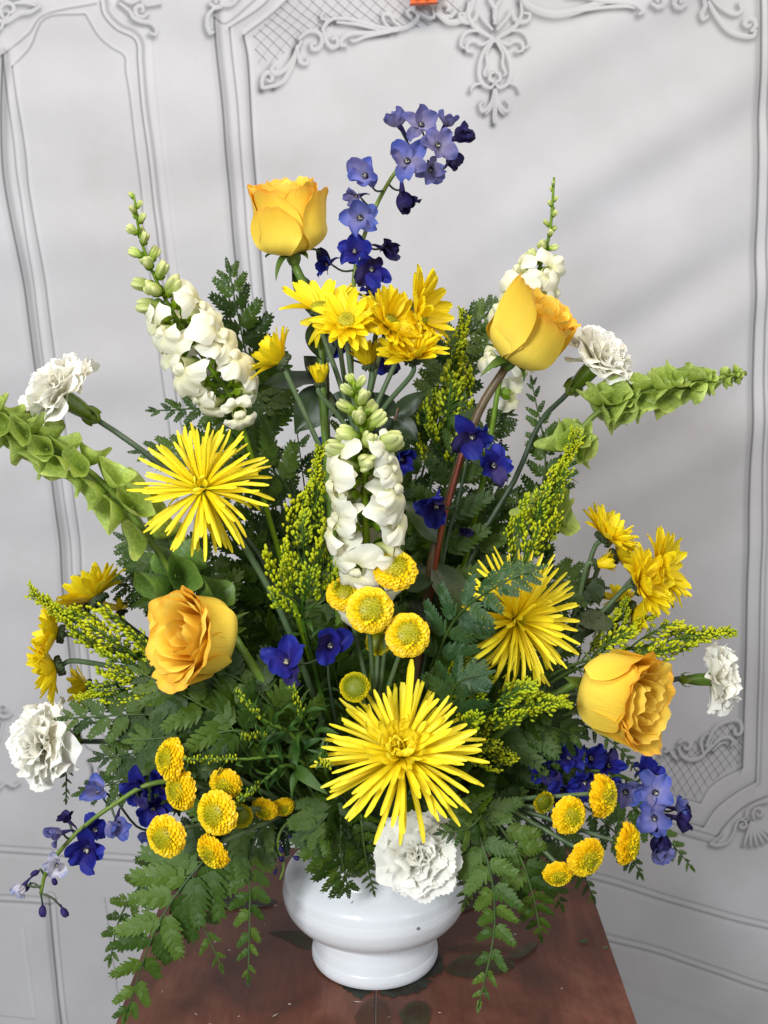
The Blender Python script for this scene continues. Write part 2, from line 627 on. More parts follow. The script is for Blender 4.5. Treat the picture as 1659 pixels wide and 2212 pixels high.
# central drop
CXD = 1066
half = [([(0, -20), (14, -4), (6, 12), (0, 22), (4, 36), (0, 50)], 4),
        ([(-4, 62), (-22, 42), (-34, 24), (-40, 40), (-54, 48), (-70, 44), (-74, 30), (-62, 28)], 4.2),
        ([(0, 84), (-16, 74), (-30, 66), (-46, 52), (-56, 30), (-54, 4)], 4.4),
        ([(-34, 66), (-52, 66), (-66, 76), (-72, 96), (-62, 104)], 3.6),
        ([(-4, 84), (-26, 96), (-40, 88), (-56, 92), (-58, 108), (-46, 112)], 3.8),
        ([(0, 88), (-18, 104), (-30, 134), (-32, 162), (-24, 182), (-8, 190), (0, 182)], 4.2),
        ([(-5, 96), (-16, 116), (-14, 140), (-22, 158), (-16, 164)], 2.8),
        ([(0, 178), (-10, 172), (-8, 160), (0, 156)], 3),
        ([(-28, 180), (-44, 184), (-50, 196)], 3),
        ([(0, 194), (-4, 216), (-14, 234), (-26, 240), (-30, 226), (-22, 218)], 3.4),
        ([(0, 210), (-8, 236), (-18, 246)], 2.4),
        ([(0, 200), (0, 230), (0, 252), (0, 264)], 3)]
for pts, w in half:
    st.append(([(CXD + x, y) for x, y in pts], w))
    st.append(([(CXD - x + 4, y) for x, y in pts], w))
# right part of the top
st += [([(1120, -20), (1134, 6), (1160, 22), (1194, 30), (1230, 26), (1264, 16), (1300, 4), (1340, -6)], 8),
       ([(1230, -14), (1262, -10), (1300, 0), (1340, 4), (1372, 10), (1388, 24), (1380, 30)], 5),
       ([(1240, 24), (1300, 16), (1350, 14), (1368, 18)], 3.5),
       (spiral(1424, 0, 17, 1.0, 2.6, -1), 5),
       (spiral(1468, 0, 17, 1.0, 0.4), 5),
       ([(1520, -20), (1528, 8), (1520, 24), (1524, 36), (1534, 30)], 5),
       ([(1536, 0), (1552, 28), (1576, 60), (1604, 74), (1628, 76), (1634, 64)], 5.5),
       ([(1540, -10), (1562, 10), (1590, 26), (1606, 18), (1602, 4)], 4.5),
       (spiral(1620, 48, 17, 1.1, 1.2, -1), 5)]
# upper left corner ornaments
st += [(spiral(18, 20, 22, 1.0, 2.0), 4), ([(-10, 40), (10, 46), (40, 28), (64, 24), (84, 12)], 5), ([(0, 62), (8, 44), (18, 30)], 3.5),
       ([(30, 6), (52, 4), (74, 10)], 3.5), ([(-6, 8), (14, -4), (40, -6)], 4),
       (spiral(300, 18, 18, 1.1, 0.4), 4), ([(256, 4), (276, 20), (284, 34), (300, 42), (322, 46), (334, 58), (332, 70), (322, 68)], 4.2),
       ([(262, -6), (280, 2), (300, -6)], 4), ([(314, 8), (330, 6), (346, 4)], 3),
       (spiral(470, 4, 16, 1.0, 2.8, -1), 4.5), ([(462, 18), (448, 34), (446, 54), (452, 70), (460, 68)], 4.5), ([(478, 12), (500, 10), (520, -8)], 4)]
# lower right corner of the middle panel
st += [(spiral(1436, 1620, 13, 1.0, 2.2), 4.2), ([(1448, 1622), (1456, 1634), (1462, 1640)], 4),
       (spiral(1482, 1612, 16, 0.9, 3.6, 1), 4.4), ([(1466, 1616), (1474, 1634), (1494, 1642), (1514, 1636), (1528, 1620), (1538, 1600)], 4.6),
       ([(1520, 1628), (1514, 1606), (1520, 1590), (1530, 1584)], 3.6),
       ([(1526, 1612), (1536, 1586), (1550, 1568), (1572, 1558), (1592, 1556), (1602, 1566), (1600, 1584), (1588, 1586), (1586, 1576)], 4.6),
       ([(1530, 1622), (1552, 1598), (1572, 1592), (1584, 1600), (1580, 1610)], 4.2), ([(1540, 1622), (1556, 1606), (1570, 1604)], 2.6),
       ([(1560, 1800), (1540, 1818), (1536, 1822), (1552, 1826), (1570, 1820), (1584, 1800), (1592, 1776), (1610, 1766)], 4.2),
       (spiral(1604, 1782, 12, 1.1, 4.4), 3.4), ([(1612, 1764), (1616, 1750), (1634, 1738), (1660, 1734)], 4),
       (spiral(1640, 1758, 15, 1.1, 2.4), 3.6)]
for k in range(6):
    a = 0.62 + k * 0.24
    st.append(([(1622, 1776), (1622 + 30 * math.cos(a), 1776 + 26 * math.sin(a)), (1622 + 58 * math.cos(a), 1776 + 50 * math.sin(a))], 3.8))
# ornaments at the foot of the side panel
st += [(spiral(8, 1530, 20, 1.1, 0.4), 4), ([(-10, 1600), (0, 1590), (6, 1560)], 4), ([(0, 1700), (14, 1688), (30, 1696), (44, 1688)], 4),
       ([(70, 1668), (86, 1680), (100, 1690)], 4), ([(196, 1640), (206, 1664), (196, 1690), (206, 1710)], 4), (spiral(214, 1660, 14, 1.0, 1.0), 3.4)]
scrolls(st)

tone = np.clip(1 + (tone - 1) * 1.55, 0.2, 1.06)
k5 = np.array([0, 2, 12, 2, 0], np.float32) / 16
for ax in (0, 1):
    acc = np.zeros_like(tone)
    for i, kv in enumerate(k5):
        acc += kv * np.roll(tone, i - 2, axis=ax)
    tone = acc
img = bpy.data.images.new("panel_print", PW, PH, alpha=False, float_buffer=True)
img.colorspace_settings.name = 'Non-Color'
buf = np.ones((PH, PW, 4), np.float32)
buf[..., :3] = tone[::-1, :, None]
img.pixels.foreach_set(buf.ravel())
img.update()

m_cloth, nt, b = new_mat("printed_cloth")
Lk = nt.links
uvn = N_(nt, "ShaderNodeUVMap")
ti = N_(nt, "ShaderNodeTexImage")
ti.image = img
ti.extension = 'EXTEND'
Lk.new(uvn.outputs[0], ti.inputs[0])
tc = N_(nt, "ShaderNodeTexCoord")
n1 = N_(nt, "ShaderNodeTexNoise")
n1.inputs["Scale"].default_value = 3.6
n1.inputs["Detail"].default_value = 7
n1.inputs["Roughness"].default_value = 0.62
Lk.new(tc.outputs["Object"], n1.inputs[0])
r1 = ramp(nt, [(0.26, (0.435, 0.415, 0.410)), (0.42, (0.475, 0.466, 0.482)), (0.7, (0.530, 0.526, 0.556))])
Lk.new(n1.outputs[0], r1.inputs[0])
mx = N_(nt, "ShaderNodeMix", data_type='RGBA', blend_type='MULTIPLY')
mx.inputs[0].default_value = 1.0
Lk.new(r1.outputs[0], mx.inputs[6])
Lk.new(ti.outputs[0], mx.inputs[7])
n3 = N_(nt, "ShaderNodeTexNoise")
n3.inputs["Scale"].default_value = 40
n3.inputs["Detail"].default_value = 2
Lk.new(tc.outputs["Object"], n3.inputs[0])
rs = ramp(nt, [(0.0, (0.55, 0.53, 0.52)), (0.20, (1, 1, 1))])
Lk.new(n3.outputs[0], rs.inputs[0])
mx2 = N_(nt, "ShaderNodeMix", data_type='RGBA', blend_type='MULTIPLY')
mx2.inputs[0].default_value = 1.0
Lk.new(mx.outputs[2], mx2.inputs[6])
Lk.new(rs.outputs[0], mx2.inputs[7])
Lk.new(mx2.outputs[2], b.inputs["Base Color"])
b.inputs["Roughness"].default_value = 0.75
b.inputs["Specular IOR Level"].default_value = 0.2
n2 = N_(nt, "ShaderNodeTexNoise")
n2.inputs["Scale"].default_value = 420
Lk.new(tc.outputs["Object"], n2.inputs[0])
bp = N_(nt, "ShaderNodeBump")
bp.inputs["Strength"].default_value = 0.22
bp.inputs["Distance"].default_value = 0.001
Lk.new(n2.outputs[0], bp.inputs["Height"])
Lk.new(bp.outputs[0], b.inputs["Normal"])


def sm(a, b_, x):
    t = max(0.0, min(1.0, (x - a) / (b_ - a)))
    return t * t * (3 - 2 * t)


def cloth_fold(X, Z):
    """How far the hanging cloth comes forward at X, Z."""
    d = 0.0
    # diagonal drag folds on the right
    s = Z * 0.86 - X * 0.50
    g = sm(0.02, 0.25, X) * sm(0.15, 0.5, Z)
    d += g * (0.0034 * math.sin(s * 46 + 0.8 + 1.4 * math.sin(X * 6)) + 0.0011 * math.sin(s * 83 + 2.0))
    # shallow sags across the left
    gl = sm(0.0, -0.12, X) * sm(-0.1, 0.45, Z)
    d += gl * (0.0021 * math.sin(Z * 40 + 3.0 * X + 0.6) + 0.0007 * math.sin(Z * 71 - 5 * X + 1.0))
    # long soft waves
    d += 0.0045 * math.sin(X * 9 + 1.7 * math.sin(Z * 2.2)) + 0.003 * math.sin(X * 17 + Z * 4.0)
    d += 0.0012 * math.sin(X * 41 + 3 * math.sin(Z * 7)) * math.sin(Z * 33 + 2 * math.sin(X * 5))
    d += 0.003 * sm(-0.2, -0.6, Z) * math.sin(X * 24 + 1)
    return d


V, UV, Fc = [], [], []
nx, nz = 215, 170
for j in range(nz + 1):
    for i in range(nx + 1):
        X = CX0 + (CX1 - CX0) * i / nx
        Z = CZ0 + (CZ1 - CZ0) * j / nz
        V.append((X, -cloth_fold(X, Z), Z))
        UV.append((i / nx, j / nz))
for j in range(nz):
    for i in range(nx):
        a = j * (nx + 1) + i
        Fc.append((a, a + 1, a + nx + 2, a + nx + 1))
cloth = put("cloth_backdrop", mesh_from("cloth_backdrop", V, Fc, m_cloth, UV), None, Matrix.Translation((0, CY, 0)))
tag(cloth, "pale grey cloth printed with ornate plaster panels and scrolls hanging behind the flowers", "backdrop", kind="thing")
m_rod = mat_plain("rod_metal", (0.35, 0.35, 0.36), 0.4, 0.8)
rod = put("backdrop_stand", MB().add(tube([(-1.2, 0, 0), (1.2, 0, 0)], 0.012, 10)).mesh("crossbar", m_rod), None, Matrix.Translation((0, CY + 0.016, 1.10)))
tag(rod, "metal bar that the printed cloth hangs from", "stand")
for sx in (-1.18, 1.18):
    put("pole", MB().add(tube([(0, 0, 0), (0, 0, 1.10 - FLOOR_Z)], 0.014, 10)).mesh("pole", m_rod), rod, Matrix.Translation((sx, CY + 0.04, FLOOR_Z)))

# orange spring clip whose jaw shows at the very top of the picture
m_clip = mat_plain("orange_plastic", (0.85, 0.13, 0.015), 0.35)
m_black = mat_plain("black_plastic", (0.012, 0.012, 0.012), 0.4)
cp = P(915, 0, CY - 0.02)
clip = thing("spring_clip", cp, "orange plastic spring clip gripping the cloth at the top edge of the picture", "clip")
jw = MB()
w = S(26, CY)
jw.add(tri_prism_outline([(-w, 0.0), (w, 0.0), (w * 0.95, 0.004), (w * 0.9, 0.05), (-w * 0.9, 0.05), (-w * 0.95, 0.004)], -0.006, 0.006))
put("jaw", jw.mesh("jaw", m_clip, False), clip, at(cp + Vector((0, -0.002, -S(8, CY))), Matrix.Rotation(R(90), 4, 'X') @ Matrix.Rotation(R(3), 4, 'Z')))
for dx in (-0.62, 0.1):
    put("spring", MB().add(tri_prism_outline([(0, 0), (w * 0.3, 0), (w * 0.42, 0.012), (w * 0.08, 0.012)], -0.003, 0.003)).mesh("spring", m_black, False), clip,
        at(cp + Vector((dx * w, -0.009, S(-2, CY))), Matrix.Rotation(R(90), 4, 'X')))

# ------------------------------------------------------------------ the table
m_wood, nt, b = new_mat("painted_wood")
Lk = nt.links
tc = N_(nt, "ShaderNodeTexCoord")
mp = N_(nt, "ShaderNodeMapping")
mp.inputs["Scale"].default_value = (7, 4.5, 7)
Lk.new(tc.outputs["Object"], mp.inputs[0])
n1 = N_(nt, "ShaderNodeTexNoise")
n1.inputs["Scale"].default_value = 1.7
n1.inputs["Detail"].default_value = 10
n1.inputs["Distortion"].default_value = 0.6
n1.inputs["Roughness"].default_value = 0.65
Lk.new(mp.outputs[0], n1.inputs[0])
r1 = ramp(nt, [(0.25, (0.040, 0.017, 0.012)), (0.48, (0.118, 0.040, 0.025)), (0.72, (0.215, 0.088, 0.055))])
Lk.new(n1.outputs[0], r1.inputs[0])
mp2 = N_(nt, "ShaderNodeMapping")
mp2.inputs["Scale"].default_value = (90, 9, 90)
Lk.new(tc.outputs["Object"], mp2.inputs[0])
n2 = N_(nt, "ShaderNodeTexNoise")
n2.inputs["Scale"].default_value = 2.0
n2.inputs["Detail"].default_value = 5
Lk.new(mp2.outputs[0], n2.inputs[0])
rg = ramp(nt, [(0.30, (0.84, 0.84, 0.84)), (0.70, (1.08, 1.07, 1.06))])
Lk.new(n2.outputs[0], rg.inputs[0])
mx = N_(nt, "ShaderNodeMix", data_type='RGBA', blend_type='MULTIPLY')
mx.inputs[0].default_value = 1
Lk.new(r1.outputs[0], mx.inputs[6])
Lk.new(rg.outputs[0], mx.inputs[7])
n3 = N_(nt, "ShaderNodeTexNoise")
n3.inputs["Scale"].default_value = 95
n3.inputs["Detail"].default_value = 3
Lk.new(tc.outputs["Object"], n3.inputs[0])
rf = ramp(nt, [(0.73, (0, 0, 0)), (0.76, (1, 1, 1))])
Lk.new(n3.outputs[0], rf.inputs[0])
mx2 = N_(nt, "ShaderNodeMix", data_type='RGBA')
Lk.new(rf.outputs[0], mx2.inputs[0])
Lk.new(mx.outputs[2], mx2.inputs[6])
mx2.inputs[7].default_value = (0.42, 0.36, 0.32, 1)
Lk.new(mx2.outputs[2], b.inputs["Base Color"])
rr = ramp(nt, [(0.3, (0.36, 0.36, 0.36)), (0.7, (0.55, 0.55, 0.55))])
Lk.new(n1.outputs[0], rr.inputs[0])
Lk.new(rr.outputs[0], b.inputs["Roughness"])
b.inputs["Specular IOR Level"].default_value = 0.35
bp = N_(nt, "ShaderNodeBump")
bp.inputs["Strength"].default_value = 0.25
bp.inputs["Distance"].default_value = 0.0008
Lk.new(n2.outputs[0], bp.inputs["Height"])
Lk.new(bp.outputs[0], b.inputs["Normal"])


def T(x, y):
    """The point of the table top seen at frame position x, y."""
    u, v = (x - 829.5) / F, (y - 1106.0) / F
    t = CAM_H / (ST + v * CT)
    return Vector((t * u, t * (CT - v * ST), 0))


bl, br = T(395, 1829), T(1250, 1832)
fl_, fr_ = T(243, 2212), T(1371, 2212)
ybk = (bl.y + br.y) / 2
xl, xr = (bl.x + fl_.x) / 2, (br.x + fr_.x) / 2
yfr = ybk - 0.46
xs = T(812, 2150).x
table = thing("wooden_table", Vector(((xl + xr) / 2, (ybk + yfr) / 2, FLOOR_Z)), "worn reddish brown wooden table with faded painted leaves under the vase", "table")


def board(x0, x1):
    m = MB()
    e = 0.0025
    m.add(tri_prism_outline([(x0 + e, yfr + e), (x1 - e, yfr + e), (x1 - e, ybk - e), (x0 + e, ybk - e)], -0.022, -0.0015))
    zt = [(x0, yfr), (x1, yfr), (x1, ybk), (x0, ybk)]
    me = bpy.data.meshes.new("board")
    V = []
    for z, k in ((-0.022, 0.0), (-0.0012, 0.0), (0.0, 0.0008)):
        V += [(x0 + k, yfr + k, z), (x1 - k, yfr + k, z), (x1 - k, ybk - k, z), (x0 + k, ybk - k, z)]
    Fc = [(3, 2, 1, 0), (8, 9, 10, 11)]
    for l in (0, 4):
        Fc += [(l + i, l + (i + 1) % 4, l + 4 + (i + 1) % 4, l + 4 + i) for i in range(4)]
    return mesh_from("board", V, Fc, m_wood, [(0, 0)] * len(V), None, False)


put("board", board(xl, xs - 0.0004), table)
put("board", board(xs + 0.0004, xr), table)
ap = MB()
ax0, ax1, ay0, ay1 = xl + 0.03, xr - 0.03, yfr + 0.03, ybk - 0.03
for g in (box((ax0 + ax1) / 2, ay0, -0.062, ax1 - ax0, 0.018, 0.08), box((ax0 + ax1) / 2, ay1, -0.062, ax1 - ax0, 0.018, 0.08),
          box(ax0, (ay0 + ay1) / 2, -0.062, 0.018, ay1 - ay0 - 0.02, 0.08), box(ax1, (ay0 + ay1) / 2, -0.062, 0.018, ay1 - ay0 - 0.02, 0.08)):
    ap.add(g)
put("apron", ap.mesh("apron", m_wood, False), table)
for lx in (ax0 + 0.012, ax1 - 0.012):
    for ly in (ay0 + 0.012, ay1 - 0.012):
        put("leg", MB().add(tube([(lx, ly, FLOOR_Z), (lx, ly, -0.30), (lx, ly, -0.0225)], [0.013, 0.018, 0.022], 8)).mesh("leg", m_wood), table)


# faded leaves painted on the boards: thin paint films
def mat_paint(name, c0, c1, cover):
    m, nt, b = new_mat(name)
    L = nt.links
    tc = N_(nt, "ShaderNodeTexCoord")
    n = N_(nt, "ShaderNodeTexNoise")
    n.inputs["Scale"].default_value = 55
    n.inputs["Detail"].default_value = 6
    L.new(tc.outputs["Object"], n.inputs[0])
    r = ramp(nt, [(0.3, c0), (0.7, c1)])
    L.new(n.outputs[0], r.inputs[0])
    L.new(r.outputs[0], b.inputs["Base Color"])
    b.inputs["Roughness"].default_value = 0.5
    b.inputs["Specular IOR Level"].default_value = 0.3
    tr = N_(nt, "ShaderNodeBsdfTransparent")
    r2 = ramp(nt, [(0.35, (cover * 0.6,) * 3), (0.65, (cover,) * 3)])
    L.new(n.outputs[0], r2.inputs[0])
    ms = N_(nt, "ShaderNodeMixShader")
    L.new(r2.outputs[0], ms.inputs[0])
    L.new(tr.outputs[0], ms.inputs[1])
    L.new(b.outputs[0], ms.inputs[2])
    L.new(ms.outputs[0], nt.nodes["Material Output"].inputs[0])
    return m


m_pg = mat_paint("faded_green_paint", (0.030, 0.030, 0.014), (0.060, 0.058, 0.028), 0.80)
m_pk = mat_paint("dark_green_paint", (0.014, 0.018, 0.013), (0.045, 0.050, 0.036), 0.97)
m_pf = mat_paint("worn_olive_paint", (0.050, 0.030, 0.014), (0.07, 0.045, 0.02), 0.5)


def painted(pts, m, k, n=40, jag=0.0):
    c = curve([T(x, y) for x, y in pts] + [T(*pts[0])], n)
    cen = sum(c, Vector()) / len(c)
    V = [Vector((cen.x, cen.y, 0.0004 + 0.00025 * k))]
    for i, p in enumerate(c[:-1]):
        f = 1 + (jag if i % 4 < 2 else -jag) + rng.uniform(-.025, .025)
        q = cen + (p - cen) * f
        V.append(Vector((q.x, q.y, 0.0004 + 0.00025 * k)))
    m_ = len(V) - 1
    Fc = [(0, 1 + i, 1 + (i + 1) % m_) for i in range(m_)]
    put("painted_leaf", mesh_from("painted_leaf", V, Fc, m, [(0, 0)] * len(V), None, False), table)


painted([(576, 2014), (625, 2010), (672, 2016), (690, 2030), (684, 2052), (650, 2048), (610, 2028)], m_pg, 0)
painted([(728, 2122), (760, 2100), (800, 2104), (806, 2134), (780, 2158), (758, 2146), (742, 2136)], m_pk, 0, 44, 0.05)
painted([(810, 2110), (860, 2098), (912, 2100), (930, 2120), (910, 2142), (870, 2152), (826, 2150)], m_pk, 1, 48, 0.05)
painted([(915, 2096), (930, 2062), (940, 2050), (954, 2072), (958, 2096), (940, 2110), (926, 2112)], m_pk, 2, 40, 0.05)
painted([(955, 2096), (1000, 2066), (1060, 2062), (1110, 2080), (1090, 2104), (1030, 2114), (980, 2110)], m_pg, 3)
painted([(960, 2052), (1010, 2040), (1060, 2042), (1104, 2056), (1050, 2062), (1000, 2060)], m_pf, 4)
painted([(764, 2200), (790, 2166), (826, 2160), (844, 2190), (838, 2240), (790, 2240)], m_pf, 5)
painted([(860, 2192), (886, 2168), (916, 2168), (930, 2190), (916, 2226), (880, 2236)], m_pg, 6)
painted([(420, 1950), (450, 1932), (500, 1930), (560, 1940), (600, 1952), (560, 1964), (480, 1966), (440, 1962)], m_pk, 7)
painted([(960, 1960), (1010, 1920), (1060, 1890), (1100, 1900), (1060, 1944), (1000, 1972)], m_pg, 8)
painted([(1164, 1904), (1176, 1886), (1186, 1900), (1184, 1918), (1172, 1922)], m_pk, 9)
painted([(1182, 1888), (1200, 1878), (1209, 1890), (1200, 1898), (1188, 1898)], m_pk, 10)
painted([(1090, 2070), (1130, 2050), (1160, 2040), (1150, 2060), (1120, 2076)], m_pg, 11)

m_scrap = mat_leaf("leaf_scrap", (0.05, 0.09, 0.03), (0.09, 0.14, 0.05), 0.6, 0.0)
for (x, y, r_, lab) in ((1262, 2038, 9, "small green leaf scrap lying on the bare table boards"), (1308, 2052, 6, "narrow green leaf scrap at the table edge")):
    p = T(x, y)
    s_ = S(r_, p.y) * 1.1
    g = grid(lambda u, v: ((u - .5) * 2 * s_ * (math.sin(math.pi * (0.08 + 0.84 * v)) ** 0.6) * 0.55, (v - .5) * 2 * s_, 0.0008 + 0.0022 * (u - .5) ** 2 * 4 * s_ / 0.004 * 0.4), 4, 6)
    o = put("leaf_scrap", MB().add(g).mesh("leaf_scrap", m_scrap), None, at(p + Vector((0, 0, 0.0012)), Matrix.Rotation(R(-70), 4, 'Z')))
    tag(o, lab, "leaf scrap", "leaf scraps fallen on the table")
m_fleck = mat_plain("white_fleck", (0.65, 0.6, 0.55), 0.8)
fk = MB()
for i in range(14):
    x, y = rng.uniform(300, 1330), rng.uniform(1960, 2210)
    p = T(x, y)
    if not (xl + 0.01 < p.x < xr - 0.01):
        continue
    a = rng.uniform(0, 3.1)
    l_, w_ = rng.uniform(0.0004, 0.0022) if i % 5 else rng.uniform(0.003, 0.006), rng.uniform(0.0002, 0.0005)
    d, n = Vector((math.cos(a), math.sin(a), 0)), Vector((-math.sin(a), math.cos(a), 0))
    q = [p + d * l_ + n * w_ * .5, p + n * w_, p - d * l_, p - n * w_]
    fk.add(([Vector((c.x, c.y, 0.0005)) for c in q] + [Vector((p.x, p.y, 0.0009))], [(0, 1, 4), (1, 2, 4), (2, 3, 4), (3, 0, 4)], [(0, 0)] * 5))
put("paint_flecks", fk.mesh("paint_flecks", m_fleck, False), table, kind="stuff")

# ------------------------------------------------------------------ the vase
m_vase, nt, b = new_mat("white_glazed_plastic")
Lk = nt.links
tc = N_(nt, "ShaderNodeTexCoord")
n1 = N_(nt, "ShaderNodeTexNoise")
n1.inputs["Scale"].default_value = 75
n1.inputs["Detail"].default_value = 3
Lk.new(tc.outputs["Object"], n1.inputs[0])
r1 = ramp(nt, [(0.255, (0.22, 0.22, 0.23)), (0.272, (0.79, 0.805, 0.825))])
Lk.new(n1.outputs[0], r1.inputs[0])
Lk.new(r1.outputs[0], b.inputs["Base Color"])
b.inputs["Roughness"].default_value = 0.20
b.inputs["Subsurface Weight"].default_value = 0.12
b.inputs["Subsurface Radius"].default_value = (0.02, 0.02, 0.02)
b.inputs["Subsurface Scale"].default_value = 0.3
n2 = N_(nt, "ShaderNodeTexNoise")
n2.inputs["Scale"].default_value = 210
n2.inputs["Detail"].default_value = 4
Lk.new(tc.outputs["Object"], n2.inputs[0])
bp = N_(nt, "ShaderNodeBump")
bp.inputs["Strength"].default_value = 0.30
bp.inputs["Distance"].default_value = 0.0010
Lk.new(n2.outputs[0], bp.inputs["Height"])
Lk.new(bp.outputs[0], b.inputs["Normal"])
VX, VY = P(810, 2050, 0.962).x, 0.962
vase = thing("flower_vase", Vector((VX, VY, 0)), "white urn shaped vase with scuff marks standing on the painted table", "vase")


def vlathe(prof, k=96, n=60):
    c = curve([Vector((r, 0, z)) for r, z in prof], n)
    return lathe([(p.x, p.z) for p in c], k)


put("foot", MB().add(vlathe([(0.0005, 0.001), (0.040, 0.001), (0.0565, 0.0013), (0.0596, 0.0035), (0.0602, 0.008), (0.0592, 0.0125), (0.0584, 0.0140), (0.0578, 0.0160),
                             (0.0566, 0.0210), (0.0556, 0.0245), (0.0551, 0.0265), (0.0540, 0.0320), (0.0528, 0.0360), (0.050, 0.0388)], 96, 70)).mesh("foot", m_vase), vase, Matrix.Translation((VX, VY, 0)))
put("bowl", MB().add(vlathe([(0.046, 0.0375), (0.052, 0.0386), (0.064, 0.0415), (0.0755, 0.048), (0.0835, 0.058), (0.0868, 0.069), (0.0864, 0.0755), (0.0856, 0.0790), (0.0852, 0.0815),
                             (0.0838, 0.087), (0.0785, 0.0930), (0.0715, 0.0985), (0.0665, 0.1045), (0.0648, 0.114), (0.0660, 0.128), (0.0685, 0.138), (0.0705, 0.143), (0.0705, 0.1455),
                             (0.068, 0.146), (0.066, 0.140), (0.0625, 0.115), (0.060, 0.100), (0.0005, 0.098)], 96, 110)).mesh("bowl", m_vase), vase, Matrix.Translation((VX, VY, 0)))
m_foam = mat_leaf("wet_floral_foam", (0.010, 0.03, 0.012), (0.02, 0.05, 0.02), 0.9, 0.0)
foam = put("floral_foam", MB().add(lathe([(0.0005, 0.0995), (0.055, 0.1005), (0.0605, 0.118), (0.060, 0.150), (0.045, 0.164), (0.0005, 0.168)], 32)).mesh("floral_foam", m_foam), None, Matrix.Translation((VX, VY, 0)))
tag(foam, "dark green block of floral foam inside the mouth of the white vase", "floral foam")
MOUTH = Vector((VX, VY, 0.150))
# ================================================================== plant materials
Y0, Y1 = (0.80, 0.46, 0.010), (0.93, 0.60, 0.012)
m_rose_out = mat_petal("rose_outer", [(0, (0.90, 0.72, 0.13)), (0.55, (0.96, 0.70, 0.080)), (0.9, (0.96, 0.62, 0.060)), (1, (0.95, 0.50, 0.06))], 0.5, 0.18, 0.07, 0.06, 0.2, 0.30, 46, 3)
m_rose_in = mat_petal("rose_inner", [(0, (0.93, 0.38, 0.010)), (0.5, (0.96, 0.53, 0.025)), (0.9, (0.97, 0.65, 0.065)), (1, (0.97, 0.71, 0.12))], 0.5, 0.24, 0.06, 0.10, 0.2, 0.25, 36, 3)
m_carn = mat_petal("carnation", [(0, (0.76, 0.77, 0.46)), (0.35, (0.93, 0.91, 0.76)), (1, (0.96, 0.945, 0.885))], 0.55, 0.20, 0.03, 0.05, 0.2, 0.25, 12, 2)
m_carn_tip = m_carn
m_spid = mat_petal("spider_mum", [(0, (0.55, 0.54, 0.015)), (0.25, (0.92, 0.74, 0.012)), (1, (0.96, 0.82, 0.04))], 0.42, 0.20, 0.05, 0.12, 0.35, 0.15, 5, 2)
m_daisy = mat_petal("daisy_petal", [(0, (0.88, 0.62, 0.006)), (0.4, (0.95, 0.74, 0.010)), (1, (0.96, 0.79, 0.018))], 0.45, 0.25, 0.07, 0.14, 0.3, 0.35, 9, 1)
m_disc = mat_leaf("daisy_disc", (0.20, 0.22, 0.01), (0.48, 0.42, 0.01), 0.6, 0.0, 0.1, 700)
m_button = mat_petal("button_mum", [(0, (0.24, 0.27, 0.008)), (0.06, (0.62, 0.54, 0.010)), (0.22, (0.93, 0.68, 0.008)), (1, (0.95, 0.60, 0.008))], 0.42, 0.10, 0.05, 0.06, 0.3, 0.1, 5, 40)
m_button_g = mat_petal("young_button_mum", [(0, (0.16, 0.20, 0.010)), (0.4, (0.44, 0.42, 0.010)), (1, (0.80, 0.62, 0.008))], 0.45, 0.10, 0.05, 0.06, 0.3, 0.1, 5, 40)
m_snap = mat_petal("snapdragon", [(0, (0.40, 0.50, 0.08)), (0.40, (0.74, 0.77, 0.36)), (0.60, (0.86, 0.84, 0.52)), (0.74, (0.90, 0.88, 0.68)), (1, (0.90, 0.88, 0.77))], 0.55, 0.30, 0.06, 0.08, 0.15, 0.7, 12, 3)
m_snap_bud = mat_petal("snapdragon_bud", [(0, (0.22, 0.36, 0.04)), (0.5, (0.42, 0.52, 0.11)), (1, (0.72, 0.74, 0.36))], 0.5, 0.2, 0.05, 0.2, 0.3, 0.2, 6, 2)
m_snap_calyx = mat_leaf("snapdragon_green", (0.13, 0.22, 0.02), (0.22, 0.34, 0.04), 0.5, 0.2, 0.15, 90)
m_del_deep = mat_petal("delphinium_deep", [(0, (0.030, 0.020, 0.16)), (0.5, (0.020, 0.020, 0.25)), (1, (0.024, 0.038, 0.32))], 0.55, 0.25, 0.16, 0.35, 0.2, 0.4, 10, 1.5)
m_del_light = mat_petal("delphinium_light", [(0, (0.34, 0.33, 0.56)), (0.35, (0.20, 0.21, 0.54)), (1, (0.075, 0.12, 0.46))], 0.55, 0.30, 0.16, 0.25, 0.2, 0.4, 10, 1.5)
m_del_lilac = mat_petal("delphinium_lilac", [(0, (0.34, 0.31, 0.46)), (0.5, (0.23, 0.21, 0.42)), (1, (0.13, 0.14, 0.40))], 0.55, 0.30, 0.16, 0.3, 0.2, 0.4, 10, 1.5)
m_del_dark = mat_petal("delphinium_wilted", [(0, (0.028, 0.018, 0.085)), (0.6, (0.03, 0.022, 0.12)), (1, (0.012, 0.012, 0.05))], 0.6, 0.12, 0.2, 0.4, 0.2, 0.5, 10, 1.5)
m_del_pale = mat_petal("delphinium_pale", [(0, (0.50, 0.47, 0.50)), (0.6, (0.62, 0.60, 0.70)), (1, (0.30, 0.33, 0.55))], 0.55, 0.3, 0.12, 0.2, 0.2, 0.4, 10, 1.5)
m_del_bee = mat_plain("delphinium_bee", (0.03, 0.025, 0.05), 0.6)
m_del_eye = mat_plain("delphinium_eye", (0.55, 0.52, 0.40), 0.6)
m_bell = mat_petal("bells_of_ireland", [(0, (0.24, 0.34, 0.045)), (0.5, (0.35, 0.46, 0.075)), (1, (0.47, 0.58, 0.15))], 0.42, 0.35, 0.14, 0.28, 0.4, 0.4, 16, 5)
